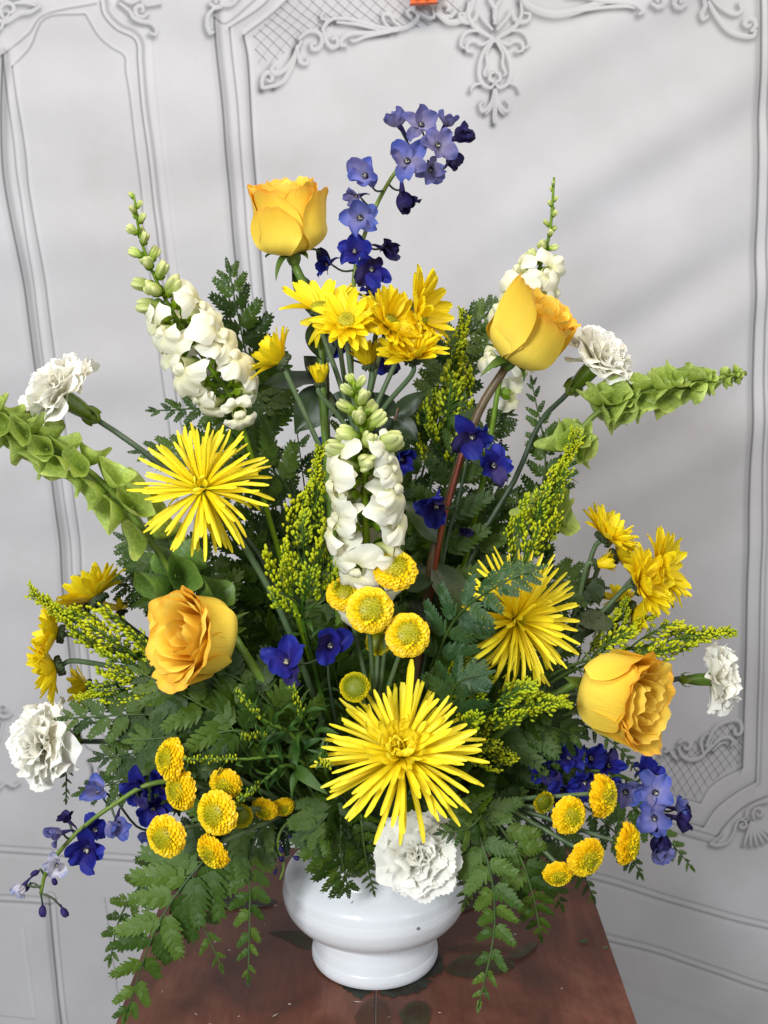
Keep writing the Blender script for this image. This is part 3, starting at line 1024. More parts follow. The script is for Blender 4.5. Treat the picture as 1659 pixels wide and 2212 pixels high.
m_bell_dk = mat_petal("bells_of_ireland_deep", [(0, (0.08, 0.15, 0.025)), (0.5, (0.10, 0.20, 0.030)), (1, (0.17, 0.28, 0.05))], 0.42, 0.30, 0.14, 0.28, 0.4, 0.4, 16, 5)
m_sol = mat_leaf("goldenrod_bud", (0.32, 0.44, 0.020), (0.66, 0.66, 0.040), 0.5, 0.1, 0.12, 160)
m_sol_g = mat_leaf("goldenrod_bud_green", (0.28, 0.36, 0.018), (0.52, 0.52, 0.03), 0.5, 0.1, 0.12, 160)
m_sol_stem = mat_leaf("goldenrod_stem", (0.05, 0.11, 0.015), (0.09, 0.17, 0.03), 0.5, 0.1, 0.15, 80)
m_stem = mat_leaf("flower_stem", (0.10, 0.17, 0.03), (0.16, 0.23, 0.05), 0.45, 0.0, 0.15, 60)
m_stem_grey = mat_leaf("grey_green_stem", (0.075, 0.12, 0.055), (0.12, 0.17, 0.085), 0.5, 0.0, 0.15, 60)
m_stem_dark = mat_leaf("dark_stem", (0.025, 0.045, 0.025), (0.05, 0.075, 0.04), 0.5, 0.0, 0.15, 60)
m_stem_brown = mat_leaf("rose_stem_brown", (0.085, 0.055, 0.035), (0.14, 0.10, 0.05), 0.45, 0.0, 0.1, 50)
m_stem_red = mat_leaf("rose_stem_red", (0.15, 0.03, 0.025), (0.22, 0.06, 0.035), 0.45, 0.0, 0.1, 50)
m_sepal = mat_leaf("sepal", (0.07, 0.13, 0.025), (0.13, 0.20, 0.05), 0.5, 0.1, 0.2, 60)
m_calyx = mat_leaf("carnation_calyx", (0.09, 0.15, 0.02), (0.14, 0.21, 0.035), 0.38, 0.05, 0.12, 40)
m_mumcal = mat_leaf("mum_calyx", (0.020, 0.035, 0.012), (0.05, 0.07, 0.022), 0.6, 0.0, 0.2, 200)
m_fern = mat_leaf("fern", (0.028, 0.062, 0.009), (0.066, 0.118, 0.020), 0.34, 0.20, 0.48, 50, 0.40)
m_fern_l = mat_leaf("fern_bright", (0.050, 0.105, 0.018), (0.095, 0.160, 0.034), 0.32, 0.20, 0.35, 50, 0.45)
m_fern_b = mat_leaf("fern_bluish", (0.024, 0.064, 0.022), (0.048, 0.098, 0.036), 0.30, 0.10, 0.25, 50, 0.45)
m_rachis = mat_leaf("fern_rachis", (0.03, 0.06, 0.014), (0.06, 0.10, 0.022), 0.45, 0.0, 0.2, 60)
m_rleaf = mat_leaf("broad_leaf", (0.018, 0.036, 0.010), (0.032, 0.056, 0.016), 0.42, 0.12, 0.25, 30)
m_nleaf = mat_leaf("narrow_leaf", (0.030, 0.075, 0.016), (0.055, 0.115, 0.026), 0.42, 0.16, 0.3, 50)


def pick(seq, r=rng):
    return seq[int(r.random() * len(seq)) % len(seq)]


def stem_part(th, pts, r0, r1, mat, n=14, k=7, name="stem"):
    """Stem from the foam to the flower, as one part of thing th."""
    c = curve(pts, n)
    base = WM[th.name]
    inv = base.inverted()
    rad = [r0 + (r1 - r0) * i / (n - 1) for i in range(n)]
    m = MB().add(tube([inv @ p for p in c], rad, k))
    return put(name, m.mesh(name, mat), th, base)


def root_at(dx=0.0, dy=0.0):
    return MOUTH + Vector((dx, dy, -0.012))


def lance(L, W, fold=0.25, curl=0.3, nu=4, nv=8, tip=1.0, wave=0.0, ph=0.0):
    def fn(u, v):
        a = 2 * u - 1
        w = W * math.sin(math.pi * min(1.0, 0.04 + 0.96 * v) ** 0.75) ** tip if v < 0.999 else W * 0.02
        return (a * w, L * v * (1 - 0.25 * curl * v * v), abs(a) * w * fold - curl * L * v * v * 0.6 + wave * W * math.sin(v * 9 + ph + a) * abs(a))
    return grid(fn, nu, nv)


# ------------------------------------------------------------------ roses
def rose_petal(RR, H, W, phi, curl, tip_in, r, side=0.10, base=0.22, nu=14, nv=14, z0=0.0, notch=0.02):
    p1, p2 = r.uniform(0, 6), r.uniform(0, 6)
    lean = r.uniform(-0.05, 0.05)
    pk = r.uniform(-0.25, 0.25)

    def fn(u, v):
        a = 2 * u - 1
        vb = min(1.0, v / 0.40)
        rr = RR * (base + (1 - base) * math.sin(vb * math.pi / 2) ** 0.75)
        wv = W * (0.50 + 0.50 * min(1, v / .5)) * (1 if v < .55 else math.sqrt(max(0.0, 1 - 0.62 * ((v - .55) / .45) ** 2.2)))
        top = 1 - 0.13 * abs(a - pk * 0.3) ** 2.2 + notch * math.sin(4 * a + p1) + notch * 0.8 * math.sin(10 * a + p2)
        zz = H * top * (0.62 * v + 0.38 * v ** 1.6)
        if v > .40:
            rr *= 1 + tip_in * ((v - .40) / .60) ** 1.4
        k = max(0.0, (v - .66) / .34)
        cc = curl * (0.85 + 0.35 * math.sin(1.7 * a + p1)) * (1 - 0.55 * a * a)
        rr += cc * RR * k ** 2.0
        zz -= abs(cc) * RR * 0.75 * k ** 3 * H
        s = max(0.0, (abs(a) - .62) / .38)
        rr += side * RR * s ** 2 * min(1, v * 1.3) * (1 - 0.8 * k)
        rr += 0.05 * RR * a
        rr += 0.035 * k * math.sin(4.3 * a + p2) * max(RR, .25)
        ang = phi + a * wv + lean * v
        return (rr * math.cos(ang), rr * math.sin(ang), z0 + zz)
    return grid(fn, nu, nv)


def build_rose(label, base, axis, px, Y, wide, mids, roll=0.0, openness=0.3, seed=1, guard=(), root=(0, 0), stem_mat=None, leafs=()):
    """px: height of the bud in frame units. wide: width over height."""
    r = random.Random(seed)
    h = S(px, Y)
    th = thing("yellow_rose", root_at(*root), label, "rose", "yellow roses")
    rot = frame(axis, roll)
    Mh = at(base, rot, h)
    fl = []
    o = openness
    w = wide / 2
    ph = r.uniform(0, 6)
    GA = 2.39996
    k = 0
    for i in range(7):       # tight spiral heart
        f = i / 6
        fl.append((0.05 + 0.13 * f * (1 + o), 0.80 + 0.10 * f, 1.9 - 0.7 * f, ph + k * GA, 0.02 + 0.10 * f * o, -0.30 + 0.2 * o, True, 0.06))
        k += 1
    for i in range(8):
        f = i / 7
        fl.append(((0.20 + 0.15 * f) * w / 0.5 * (1 + 0.25 * o), 0.92 + 0.06 * math.sin(i * 2.1), 1.15 - 0.15 * f, ph + k * GA, 0.14 + 0.30 * o * f, -0.16 + 0.30 * o, True, 0.10))
        k += 1
    for i in range(7):
        f = i / 6
        fl.append(((0.37 + 0.06 * f) * w / 0.5, 0.98 - 0.03 * f, 1.0, ph + k * GA, 0.22 + 0.35 * o, -0.12 + 0.22 * o, i < 3, 0.12))
        k += 1
    for i in range(5):
        fl.append((0.475 * w / 0.5, 0.96 - 0.025 * i, 1.05, ph + i * 1.2566 + 0.3, 0.13 + 0.25 * o, -0.15 + 0.22 * o, False, 0.08))
    for (az, H, W, curl, tin, rad) in guard:
        fl.append((rad * w / 0.5, H, W, az, curl, tin, False, 0.16))
    for (RR, H, W, phi, curl, tin, inner, side) in fl:
        g = rose_petal(RR, H, W, phi, curl, tin, r, side)
        put("petal", MB().add(g).mesh("petal", m_rose_in if inner else m_rose_out), th, Mh)
    # hip and sepals
    put("hip", MB().add(lathe([(0.03, -0.16), (0.07, -0.13), (0.095, -0.07), (0.10, -0.01), (0.11, 0.015), (0.02, 0.03)], 14)).mesh("hip", m_sepal), th, Mh)
    for i in range(5):
        az = i * 1.2566 + r.uniform(-.2, .2)
        ln = r.uniform(0.36, 0.52)
        droop = r.uniform(0.5, 1.5)

        def fn(u, v, ln=ln, droop=droop):
            a = 2 * u - 1
            wd = 0.085 * (1 - v) ** 0.7 * (0.6 + 0.4 * min(1, v * 6)) + 0.006
            e = -0.25 - droop * v
            y = 0.08 + ln * (v - 0.22 * v * v)
            return (a * wd, y, -0.01 + 0.16 * v * math.cos(droop) - droop * 0.22 * v * v + 0.03 * abs(a))
        put("sepal", MB().add(grid(fn, 4, 8)).mesh("sepal", m_sepal), th, Mh @ Matrix.Rotation(az, 4, 'Z'))
    ax = Vector(axis).normalized()
    b0 = Vector(base) - ax * h * 0.14
    pts = [root_at(*root)] + [Vector(q) for q in mids] + [b0]
    stem_part(th, pts, 0.0040, 0.0038, stem_mat or m_stem, 18, 9)
    for (p, d, n, L, W) in leafs:
        put("leaf", MB().add(lance(L, W, 0.2, 0.35, 6, 10, 1.0, 0.10, r.uniform(0, 6))).mesh("leaf", m_rleaf), th, at(p, leaf_frame(d, n)))
    return th


def leaf_frame(d, n):
    """Frame whose Y runs along d and whose Z leans to n."""
    d = Vector(d).normalized()
    n = Vector(n)
    n = (n - d * n.dot(d))
    n = n.normalized() if n.length > 1e-4 else d.orthogonal().normalized()
    return Matrix((d.cross(n), d, n)).transposed().to_4x4()


# ------------------------------------------------------------------ carnations
def carn_petal(seed, L=1.0):
    r = random.Random(seed)
    p = [r.uniform(0, 6.28) for _ in range(6)]
    am = r.uniform(0.55, 0.95)

    def fn(u, v):
        a = 2 * u - 1
        w = 0.05 + 0.50 * v ** 1.25
        th = a * (0.30 + 0.72 * v)
        rad = v * (1 - 0.10 * a * a)
        if v > 0.8:
            k = (v - 0.8) / 0.2
            tooth = abs(((a * 7.5 + p[4]) % 1.0) - 0.5) * 2
            rad += 0.055 * k * (tooth - 0.5) + 0.03 * k * math.sin(a * 4 + p[5])
        x, y = rad * math.sin(th) * 0.92, rad * math.cos(th * 0.9)
        z = am * (0.10 * v ** 1.6 * math.sin(a * 5.0 + p[0]) + 0.09 * v ** 3 * math.sin(a * 8.0 + p[1]) + 0.030 * v ** 6 * math.sin(a * 19 + p[2]))
        y += 0.05 * v ** 3 * math.sin(a * 8 + p[3])
        z += 0.10 * v * v - 0.22 * max(0, v - 0.6) ** 2 * 2.2
        return (x, y, z)
    return grid(fn, 30, 8)


CARN = [MB().add(carn_petal(100 + i)).mesh("petal", m_carn) for i in range(9)]


def build_carnation(label, base, axis, px, Y, mids, root=(0, 0), seed=1, flat=1.0, calyx=0.75, back=0.0):
    """px: radius of the flower in frame units; base: top of the calyx."""
    r = random.Random(seed)
    s = S(px, Y)
    th = thing("white_carnation", root_at(*root), label, "carnation", "white carnations")
    rot = frame(axis, r.uniform(0, 6))
    Mh = at(base, rot)
    lay = [(9, -4 + back, 12, 1.02), (8, 14, 11, 0.99), (7, 31, 11, 0.93), (6, 48, 11, 0.85), (6, 64, 11, 0.78), (6, 79, 9, 0.72), (5, 88, 8, 0.70)]
    for n, el, je, L in lay:
        a0 = r.uniform(0, 6)
        for i in range(n):
            az = a0 + i * 2 * math.pi / n + r.uniform(-.2, .2)
            e = R(el + r.uniform(-je, je)) * flat
            sc = s * L * r.uniform(0.9, 1.06)
            M = Mh @ Matrix.Rotation(az, 4, 'Z') @ Matrix.Translation((0, s * (0.04 if el < 60 else -0.05), s * 0.06)) @ Matrix.Rotation(e, 4, 'X') @ Matrix.Rotation(r.uniform(-.5, .5), 4, 'Y') @ Matrix.Diagonal((sc * r.uniform(.85, 1.1), sc, sc * r.uniform(.8, 1.4), 1))
            put("petal", pick(CARN, r), th, M)
    c = s * calyx
    cal = MB()

    def fn(u, v):
        a = u * 2 * math.pi
        rr = 0.30 * (0.55 + 0.45 * math.sin(min(1, v * 1.6) * math.pi / 2)) * (1 + 0.16 * max(0, v - .7)) * (0.9 + 0.1 * math.cos(5 * a) * v)
        return (rr * math.cos(a), rr * math.sin(a), -1.0 + 1.12 * v + 0.10 * v ** 4 * math.cos(5 * a))
    cal.add(grid(fn, 20, 10, True), Matrix.Scale(c, 4))
    put("calyx", cal.mesh("calyx", m_calyx), th, Mh)
    br = MB()
    for i in range(4):
        br.add(grid(lambda u, v: ((2 * u - 1) * 0.17 * (1 - v) ** .6, 0.20 + 0.12 * math.sin(v * 2.2), -1.08 + 0.42 * v - 0.06 * abs(2 * u - 1)), 4, 5), Matrix.Rotation(i * math.pi / 2, 4, 'Z') @ Matrix.Scale(c, 4))
    br.add(lathe([(0.10, -1.22), (0.19, -1.12), (0.22, -1.02), (0.18, -0.92)], 12), Matrix.Scale(c, 4))
    put("bract", br.mesh("bract", m_calyx), th, Mh)
    ax = Vector(axis).normalized()
    b0 = Vector(base) - ax * c * 1.15
    stem_part(th, [root_at(*root)] + [Vector(q) for q in mids] + [b0 - ax * c * .3, b0], 0.0026, 0.0024, m_stem_dark, 16, 7)
    return th


# ------------------------------------------------------------------ spider chrysanthemums
def quill(bend, hook, W=0.030, seed=0, nv=11):
    r = random.Random(seed)
    tw = r.uniform(-.4, .4)
    sx = r.uniform(-.17, .17)
    pts, e, y, z = [], 0.0, 0.0, 0.0
    for i in range(nv + 1):
        t = i / nv
        pts.append((y, z, e))
        e = bend * t * t + hook * max(0, t - .72) / .28
        y += math.cos(e) / nv
        z += math.sin(e) / nv

    def fn(u, v):
        i = min(nv, int(round(v * nv)))
        y, z, e = pts[i]
        a = 2 * u - 1
        w = W * (0.55 + 0.6 * min(1, v * 2.2)) * (1.0 if v < .90 else max(0.42, 1 - (v - .90) * 5.8))
        ca = W * (0.75 if v < .8 else 0.4)
        zz = ca * (a * a - 0.5)
        x = a * w * (1 if abs(a) < .9 else .8)
        c_, s_ = math.cos(tw * v), math.sin(tw * v)
        x, zz = x * c_ - zz * s_, x * s_ + zz * c_
        return (x + sx * v * v, y - zz * math.sin(e), z + zz * math.cos(e))
    return grid(fn, 4, nv)


QOUT = [MB().add(quill(-0.70 - 0.38 * i, 0.45, 0.031, i)).mesh("petal", m_spid) for i in range(5)]
QMID = [MB().add(quill(-0.05 - 0.20 * i, 0.30, 0.032, 10 + i)).mesh("petal", m_spid) for i in range(5)]
QIN = [MB().add(quill(0.5 + 0.25 * i, 0.9, 0.045, 20 + i)).mesh("petal", m_spid) for i in range(5)]


def build_spider(label, base, axis, px, Y, mids, root=(0, 0), seed=1, layers=None, roll=0.0, extra=(), droop=0.0):
    r = random.Random(seed)
    s = S(px, Y)
    th = thing("spider_mum", root_at(*root), label, "chrysanthemum", "yellow spider chrysanthemums")
    Mh = at(base, frame(axis, roll))
    for (n, el, je, L, jl, kinds, z, tilt) in layers:
        a0 = r.uniform(0, 6)
        for i in range(n):
            az = a0 + i * 2 * math.pi / n + r.gauss(0, .13)
            sc = s * L * r.uniform(1 - jl, 1 + jl)
            M = Mh @ Matrix.Rotation(az, 4, 'Z') @ Matrix.Translation((0, s * 0.03, s * z)) @ Matrix.Rotation(R(el + r.gauss(0, je * .75) - droop * max(0.0, -math.sin(az + math.pi / 2))), 4, 'X') @ Matrix.Rotation(r.uniform(-.3, .3), 4, 'Y') @ Matrix.Diagonal((s * r.uniform(.9, 1.15), sc, sc, 1))
            put("petal", pick(kinds, r), th, M)
    for d, L in extra:     # single stray petals that stand out by themselves
        put("petal", QMID[0], th, at(base, leaf_frame(d, TOW), (s * 1.5, L, L)))
    put("receptacle", MB().add(lathe([(0.02, -0.12), (0.07, -0.09), (0.12, -0.03), (0.11, 0.03), (0.01, 0.05)], 14), Matrix.Scale(s, 4)).mesh("receptacle", m_mumcal), th, Mh)
    ax = Vector(axis).normalized()
    b0 = Vector(base) - ax * s * .10
    stem_part(th, [root_at(*root)] + [Vector(q) for q in mids] + [b0 - ax * s * .3, b0], 0.0030, 0.0028, m_stem_grey, 16, 8)
    return th


# ------------------------------------------------------------------ daisy chrysanthemums
def daisy_petal(seed, bend):
    r = random.Random(seed)
    p = r.uniform(0, 6)
    nt_ = r.uniform(0.02, 0.07)

    def fn(u, v):
        a = 2 * u - 1
        w = 0.145 * (math.sin(math.pi * (0.10 + 0.80 * v ** 0.85)) ** 0.8)
        y = v * (1 - 0.10 * a * a * v) - nt_ * max(0, v - .85) / .15 * (1 - abs(a)) * 0.6
        z = bend * v * v + 0.30 * w * (a * a - 0.5) + 0.020 * math.sin(a * 7 + p) * v
        return (a * w, y, z)
    return grid(fn, 6, 7)


DP = [MB().add(daisy_petal(200 + i, b)).mesh("petal", m_daisy) for i, b in enumerate((-0.16, -0.05, 0.06, 0.14, -0.26, 0.02))]


def daisy_head(th, base, axis, px, Y, seed, cup=0.0, disc=True, rows=None, roll=0.0, full=1.0):
    """A flower head of a spray: green calyx and disc in one mesh, petals as its children."""
    r = random.Random(seed)
    s = S(px, Y)
    Mh = at(base, frame(axis, roll))
    m = MB()
    m.add(lathe([(0.04, -0.20), (0.16, -0.17), (0.24, -0.10), (0.26, -0.03), (0.18, 0.01), (0.01, 0.02)], 14), Matrix.Scale(s, 4), 0)
    for i in range(22):
        a = i * 2.4
        q = Vector((0.235 * math.cos(a), 0.235 * math.sin(a), -0.15 + 0.10 * ((i * 7) % 5) / 5))
        m.add(ball(0.055, 0.055, 0.075, 5, 3, q), Matrix.Scale(s, 4), 0)
    if disc:
        m.add(lathe([(0.27, 0.02), (0.26, 0.09), (0.18, 0.145), (0.08, 0.16), (0.01, 0.15)], 16), Matrix.Scale(s, 4), 1)
        for i in range(60):
            q = math.sqrt((i + .5) / 60)
            a = i * 2.39996
            m.add(ball(0.026, 0.026, 0.03, 5, 3, (0.25 * q * math.cos(a), 0.25 * q * math.sin(a), 0.165 - 0.085 * q * q)), Matrix.Scale(s, 4), 1)
    hd = put("flower_head", m.mesh("flower_head", [m_mumcal, m_disc]), th, Mh)
    rows = rows or [(17, 4, 1.0), (15, 18, 0.95), (12, 34, 0.84)]
    for n, el, L in rows:
        a0 = r.uniform(0, 6)
        for i in range(n):
            az = a0 + i * 2 * math.pi / n + r.uniform(-.10, .10)
            dv = (Mh.to_3x3() @ Vector((-math.sin(az), math.cos(az), 0))).normalized()
            if r.random() > full or (full < 0.9 and dv.dot(TOW) > 0.30):
                continue
            sc = s * L * r.uniform(0.92, 1.06)
            M = Mh @ Matrix.Rotation(az, 4, 'Z') @ Matrix.Translation((0, s * 0.17, s * 0.02)) @ Matrix.Rotation(R(el + cup + r.uniform(-9, 9)), 4, 'X') @ Matrix.Rotation(r.uniform(-.35, .35), 4, 'Y') @ Matrix.Diagonal((sc * 1.12, sc * .86, sc, 1))
            put("petal", pick(DP, r), hd, M)
    return hd


def spray_stem(th, base, axis, s, node, mat=None, rr=0.0020):
    ax = Vector(axis).normalized()
    b0 = Vector(base) - ax * s * 0.16
    return stem_part(th, [Vector(node), (Vector(node) * 0.45 + b0 * 0.55) - ax * s * 0.10, b0 - ax * s * 0.35, b0], rr * 1.15, rr, mat or m_stem_grey, 12, 7)


# ------------------------------------------------------------------ button chrysanthemums
def button_mesh(n, young, seed):
    """Dome of small overlapping spoon petals set in a spiral; a joined mesh, far too many to take one by one."""
    r = random.Random(seed)
    m = MB()
    GA = 2.39996
    for i in range(n):
        q = (i + 0.6) / n
        th = math.acos(1 - 1.05 * q) if 1 - 1.05 * q > -1 else math.pi
        th = min(th, 1.75)
        az = i * GA
        R0 = 0.86
        pos = Vector((R0 * math.sin(th) * math.cos(az), R0 * math.sin(th) * math.sin(az), 0.62 * math.cos(th)))
        sz = (0.062 + 0.115 * min(1, q * 1.6)) * (0.8 if young else 1.0) * r.uniform(.82, 1.2)
        nrm = Vector((math.sin(th) * math.cos(az), math.sin(th) * math.sin(az), math.cos(th) * 1.2)).normalized()
        out = Vector((math.cos(th) * math.cos(az), math.cos(th) * math.sin(az), -math.sin(th)))
        tip = (out * (-0.25 + 1.0 * min(1, q * 2.2)) + nrm * (0.80 - 0.35 * q) + Vector((r.uniform(-.22, .22), r.uniform(-.22, .22), r.uniform(-.15, .15)))).normalized()
        if young:
            tip = (nrm - out * 0.5).normalized()
        M = at(pos, leaf_frame(tip, nrm - tip * .2 + Vector((r.uniform(-.25, .25), r.uniform(-.25, .25), 0))), sz)
        V = [Vector((-0.45, -0.5, 0)), Vector((0.45, -0.5, 0)), Vector((-0.75, 0.45, 0.22)), Vector((0, 0.40, -0.10)), Vector((0.75, 0.45, 0.22)),
             Vector((-0.55, 1.05, 0.30)), Vector((0, 1.25, 0.18)), Vector((0.55, 1.05, 0.30)), Vector((0, -0.5, -0.15))]
        Fc = [(0, 8, 3, 2), (8, 1, 4, 3), (2, 3, 6, 5), (3, 4, 7, 6)]
        m.add((V, Fc, [(0.5, min(1, q * 1.02))] * 9), M, 0)
    m.add(ball(0.80, 0.80, 0.52, 16, 10), None, 0)
    for k in range(len(m.UV) - 16 * 11, len(m.UV)):
        m.UV[k] = (0.5, 0.03)
    m.add(lathe([(0.06, -0.55), (0.3, -0.50), (0.62, -0.30), (0.82, -0.05), (0.5, 0.0)], 14), None, 1)
    for i in range(16):
        a = i * 2 * math.pi / 16
        m.add(ball(0.11, 0.11, 0.16, 5, 3, (0.66 * math.cos(a), 0.66 * math.sin(a), -0.26)), None, 1)
    return m.mesh("flower_head", [m_button_g if young else m_button, m_mumcal])


BUT = [button_mesh(235, False, 300 + i) for i in range(4)]
BUTY = [button_mesh(190, True, 310 + i) for i in range(2)]


def button_head(th, base, axis, px, Y, seed, young=False):
    r = random.Random(seed)
    s = S(px, Y)
    return put("flower_head", pick(BUTY if young else BUT, r), th, at(base, frame(axis, r.uniform(0, 6)), s))


# ------------------------------------------------------------------ snapdragons
def snap_floret(seed, wilt=0.0):
    """Open floret: tube along Z, lip up is +Y."""
    r = random.Random(seed)
    m = MB()
    p = [r.uniform(0, 6) for _ in range(12)]

    def tb(u, v):
        a = u * 2 * math.pi
        rr = 0.17 + 0.12 * v + 0.02 * math.sin(2 * a)
        return (rr * math.cos(a) * 1.05, rr * math.sin(a) * 0.95, 0.72 * v)
    V, Fc, UV = grid(tb, 12, 5, True)
    m.add((V, Fc, [(u, v * 0.62) for u, v in UV]))

    w = wilt

    def skirt(a0, half, L, lobes, up, out, curl, q):
        # a frilled lip set round part of the mouth, notched into lobes
        def fn(u, v):
            a = 2 * u - 1
            ang = a0 + a * half * (0.80 + 0.30 * v)
            notch = abs(math.cos(a * math.pi * lobes / 2)) if lobes % 2 else abs(math.sin(a * math.pi * lobes / 2))
            ll = L * (0.62 + 0.38 * notch ** 0.7 * 1.0) * (1 - 0.12 * a * a)
            rad = 0.27 + ll * v * up + 0.06 * v * math.sin(a * 10 + q)
            zz = 0.70 + ll * v * out - curl * ll * v * v + 0.13 * v * v * math.sin(a * 6 + q) + 0.13 * max(0.0, v - .45) * math.sin(a * 15 + q * 2)
            return (rad * math.cos(ang) * 1.05, rad * math.sin(ang), zz)
        V, Fc, UV = grid(fn, 22, 7)
        m.add((V, Fc, [(u, 0.55 + 0.45 * v) for u, v in UV]))
    skirt(math.pi / 2, 1.25, 1.05, 2, 0.82 - .45 * w, 0.50 + .4 * w, 0.80, p[0])
    skirt(-math.pi / 2, 1.20, 0.86, 3, 0.85 - .3 * w, 0.55, 0.95, p[2])

    def hump(u, v):
        a = 2 * u - 1
        wd = 0.25 * math.sin(math.pi * (0.12 + 0.80 * v)) ** 0.6
        return (a * wd, 0.10 - 0.40 * v, 0.66 + (0.26 * math.sin(math.pi * min(1, 0.10 + 0.9 * v)) ** 0.8) * (1 - 0.65 * a * a) - 0.07 * math.exp(-(a / 0.22) ** 2) * (1 - v * .5))
    V, Fc, UV = grid(hump, 10, 8)
    m.add((V, Fc, [(u, 0.62 + 0.3 * v) for u, v in UV]))
    return m.mesh("floret", m_snap)


SNAP = [snap_floret(400 + i, 0.0 if i < 4 else 0.8) for i in range(6)]


def snap_bud_mesh(seed):
    m = MB()
    V, Fc, UV = ball(0.31, 0.29, 0.62, 10, 8, (0, 0, 0.55))
    m.add((V, Fc, UV))
    for a in (0.4, 1.9, 4.0):
        V, Fc, UV = ball(0.20, 0.12, 0.38, 8, 5, (0.24 * math.cos(a), 0.24 * math.sin(a), 0.72))
        m.add((V, Fc, [(u, 0.4 + 0.6 * v) for u, v in UV]))
    return m.mesh("bud", m_snap_bud)


SBUD = [snap_bud_mesh(0)]


def snap_calyx_mesh():
    m = MB()
    for i in range(5):
        g = grid(lambda u, v: ((2 * u - 1) * 0.17 * math.sin(math.pi * (0.2 + 0.78 * v)), 0.10 + 0.24 * math.sin(min(1, v * 1.2) * 1.5), -0.06 + 0.40 * v), 4, 4)
        m.add(g, Matrix.Rotation(i * 1.2566, 4, 'Z'))
    m.add(tube([(0, 0, -0.35), (0, 0, 0.02)], [0.06, 0.09], 6))
    return m.mesh("calyx", m_snap_calyx)


SCAL = snap_calyx_mesh()


def build_snap(label, path, florets, buds, px, Y, root=(0, 0), seed=1, r0=0.0028):
    """path: spike axis from foam to tip. florets/buds: (t along path, azimuth, size, opening)."""
    r = random.Random(seed)
    th = thing("snapdragon", root_at(*root), label, "snapdragon", "white snapdragons")
    c = curve(path, 60)
    stem_part(th, path, r0, r0 * 0.35, m_snap_calyx, 26, 8)

    def node(t, az, up):
        i = min(58, max(1, int(t * 59)))
        d = (c[i + 1] - c[i - 1]).normalized()
        side = TOW - d * TOW.dot(d)
        side = side.normalized()
        lat = d.cross(side)
        o = side * math.cos(az) + lat * math.sin(az)
        return c[i], (o + d * up).normalized(), d
    for t, az, sz, wi in florets:
        p, o, d = node(t, az, 0.25 - 0.35 * wi)
        s = S(sz, Y)
        M = at(p + o * s * 0.36, frame(o + Vector((r.uniform(-.3, .3), 0, r.uniform(-.3, .2))), r.uniform(-.45, .45), d), s * r.uniform(.88, 1.12))
        f = put("floret", SNAP[int(r.random() * 4)] if not wi else SNAP[4 + int(r.random() * 2)], th, M)
        put("calyx", SCAL, f, at(p + o * s * 0.30, frame(o, r.uniform(0, 6), d), s * 0.95))
    for t, az, sz, up in buds:
        p, o, d = node(t, az, up)
        s = S(sz, Y)
        b_ = put("bud", SBUD[0], th, at(p + o * s * 0.22, frame(o, r.uniform(0, 6), d), s))
        put("calyx", SCAL, b_, at(p + o * s * 0.22, frame(o, r.uniform(0, 6), d), s * 0.95))
    return th


# ------------------------------------------------------------------ delphiniums
def del_sepal(seed):
    r = random.Random(seed)
    p, q = r.uniform(0, 6), r.uniform(0, 6)
    c = r.uniform(-0.30, 0.40)

    def fn(u, v):
        a = 2 * u - 1
        w = 0.47 * math.sin(math.pi * (0.08 + 0.80 * v ** 0.85)) ** 0.62
        z = c * v * v + 0.25 * w * a * a + 0.11 * math.sin(a * 3 + p) * v + 0.075 * math.sin(v * 8 + a * 4 + q) * v
        return (a * w, v * (1 - 0.06 * a * a) + 0.02 * math.sin(a * 6 + q) * v, z)
    return grid(fn, 8, 8)


_ds = [del_sepal(500 + i) for i in range(5)]
DSEP = {k: [MB().add(g).mesh("sepal", m) for g in _ds] for k, m in (("deep", m_del_deep), ("light", m_del_light), ("lilac", m_del_lilac), ("dark", m_del_dark), ("pale", m_del_pale))}


def del_center(kind):
    m = MB()
    m.add(tube(curve([(0, 0, 0.05), (0, 0.10, -0.25), (0, 0.22, -0.70), (0, 0.16, -1.05)], 8), [0.16, 0.14, 0.08, 0.03], 7) if False else tube(curve([(0, 0, 0.05), (0, 0.10, -0.25), (0, 0.22, -0.70), (0, 0.16, -1.05)], 8), [0.17, 0.16, 0.14, 0.11, 0.085, 0.065, 0.045, 0.025], 7), None, 0)
    for i in range(4):
        a = i * 1.57 + .5
        m.add(lance(0.26, 0.06, 0.3, 0.2, 3, 4), Matrix.Rotation(a, 4, 'Z') @ Matrix.Rotation(R(68), 4, 'X'), 1 if i < 3 else 2)
    for i in range(11):
        a = i * 0.57
        m.add(tube([(0.04 * math.cos(a), 0.04 * math.sin(a), 0.02), (0.13 * math.cos(a), 0.13 * math.sin(a), 0.20)], [0.02, 0.03], 4), None, 2)
    return m.mesh("floret", [{"deep": m_del_deep, "light": m_del_dark, "lilac": m_del_dark, "dark": m_del_dark, "pale": m_del_dark}[kind], m_del_eye if kind != "dark" else m_del_dark, m_del_bee])


DCEN = {k: del_center(k) for k in DSEP}
DBUD = MB().add(ball(0.40, 0.40, 0.62, 9, 7, (0, 0, 0.3))).add(ball(0.24, 0.16, 0.5, 7, 5, (0.22, 0.1, 0.42))).add(tube([(0, 0, -0.2), (0, 0.15, -0.7)], [0.14, 0.05], 6)).mesh("bud", m_del_dark)


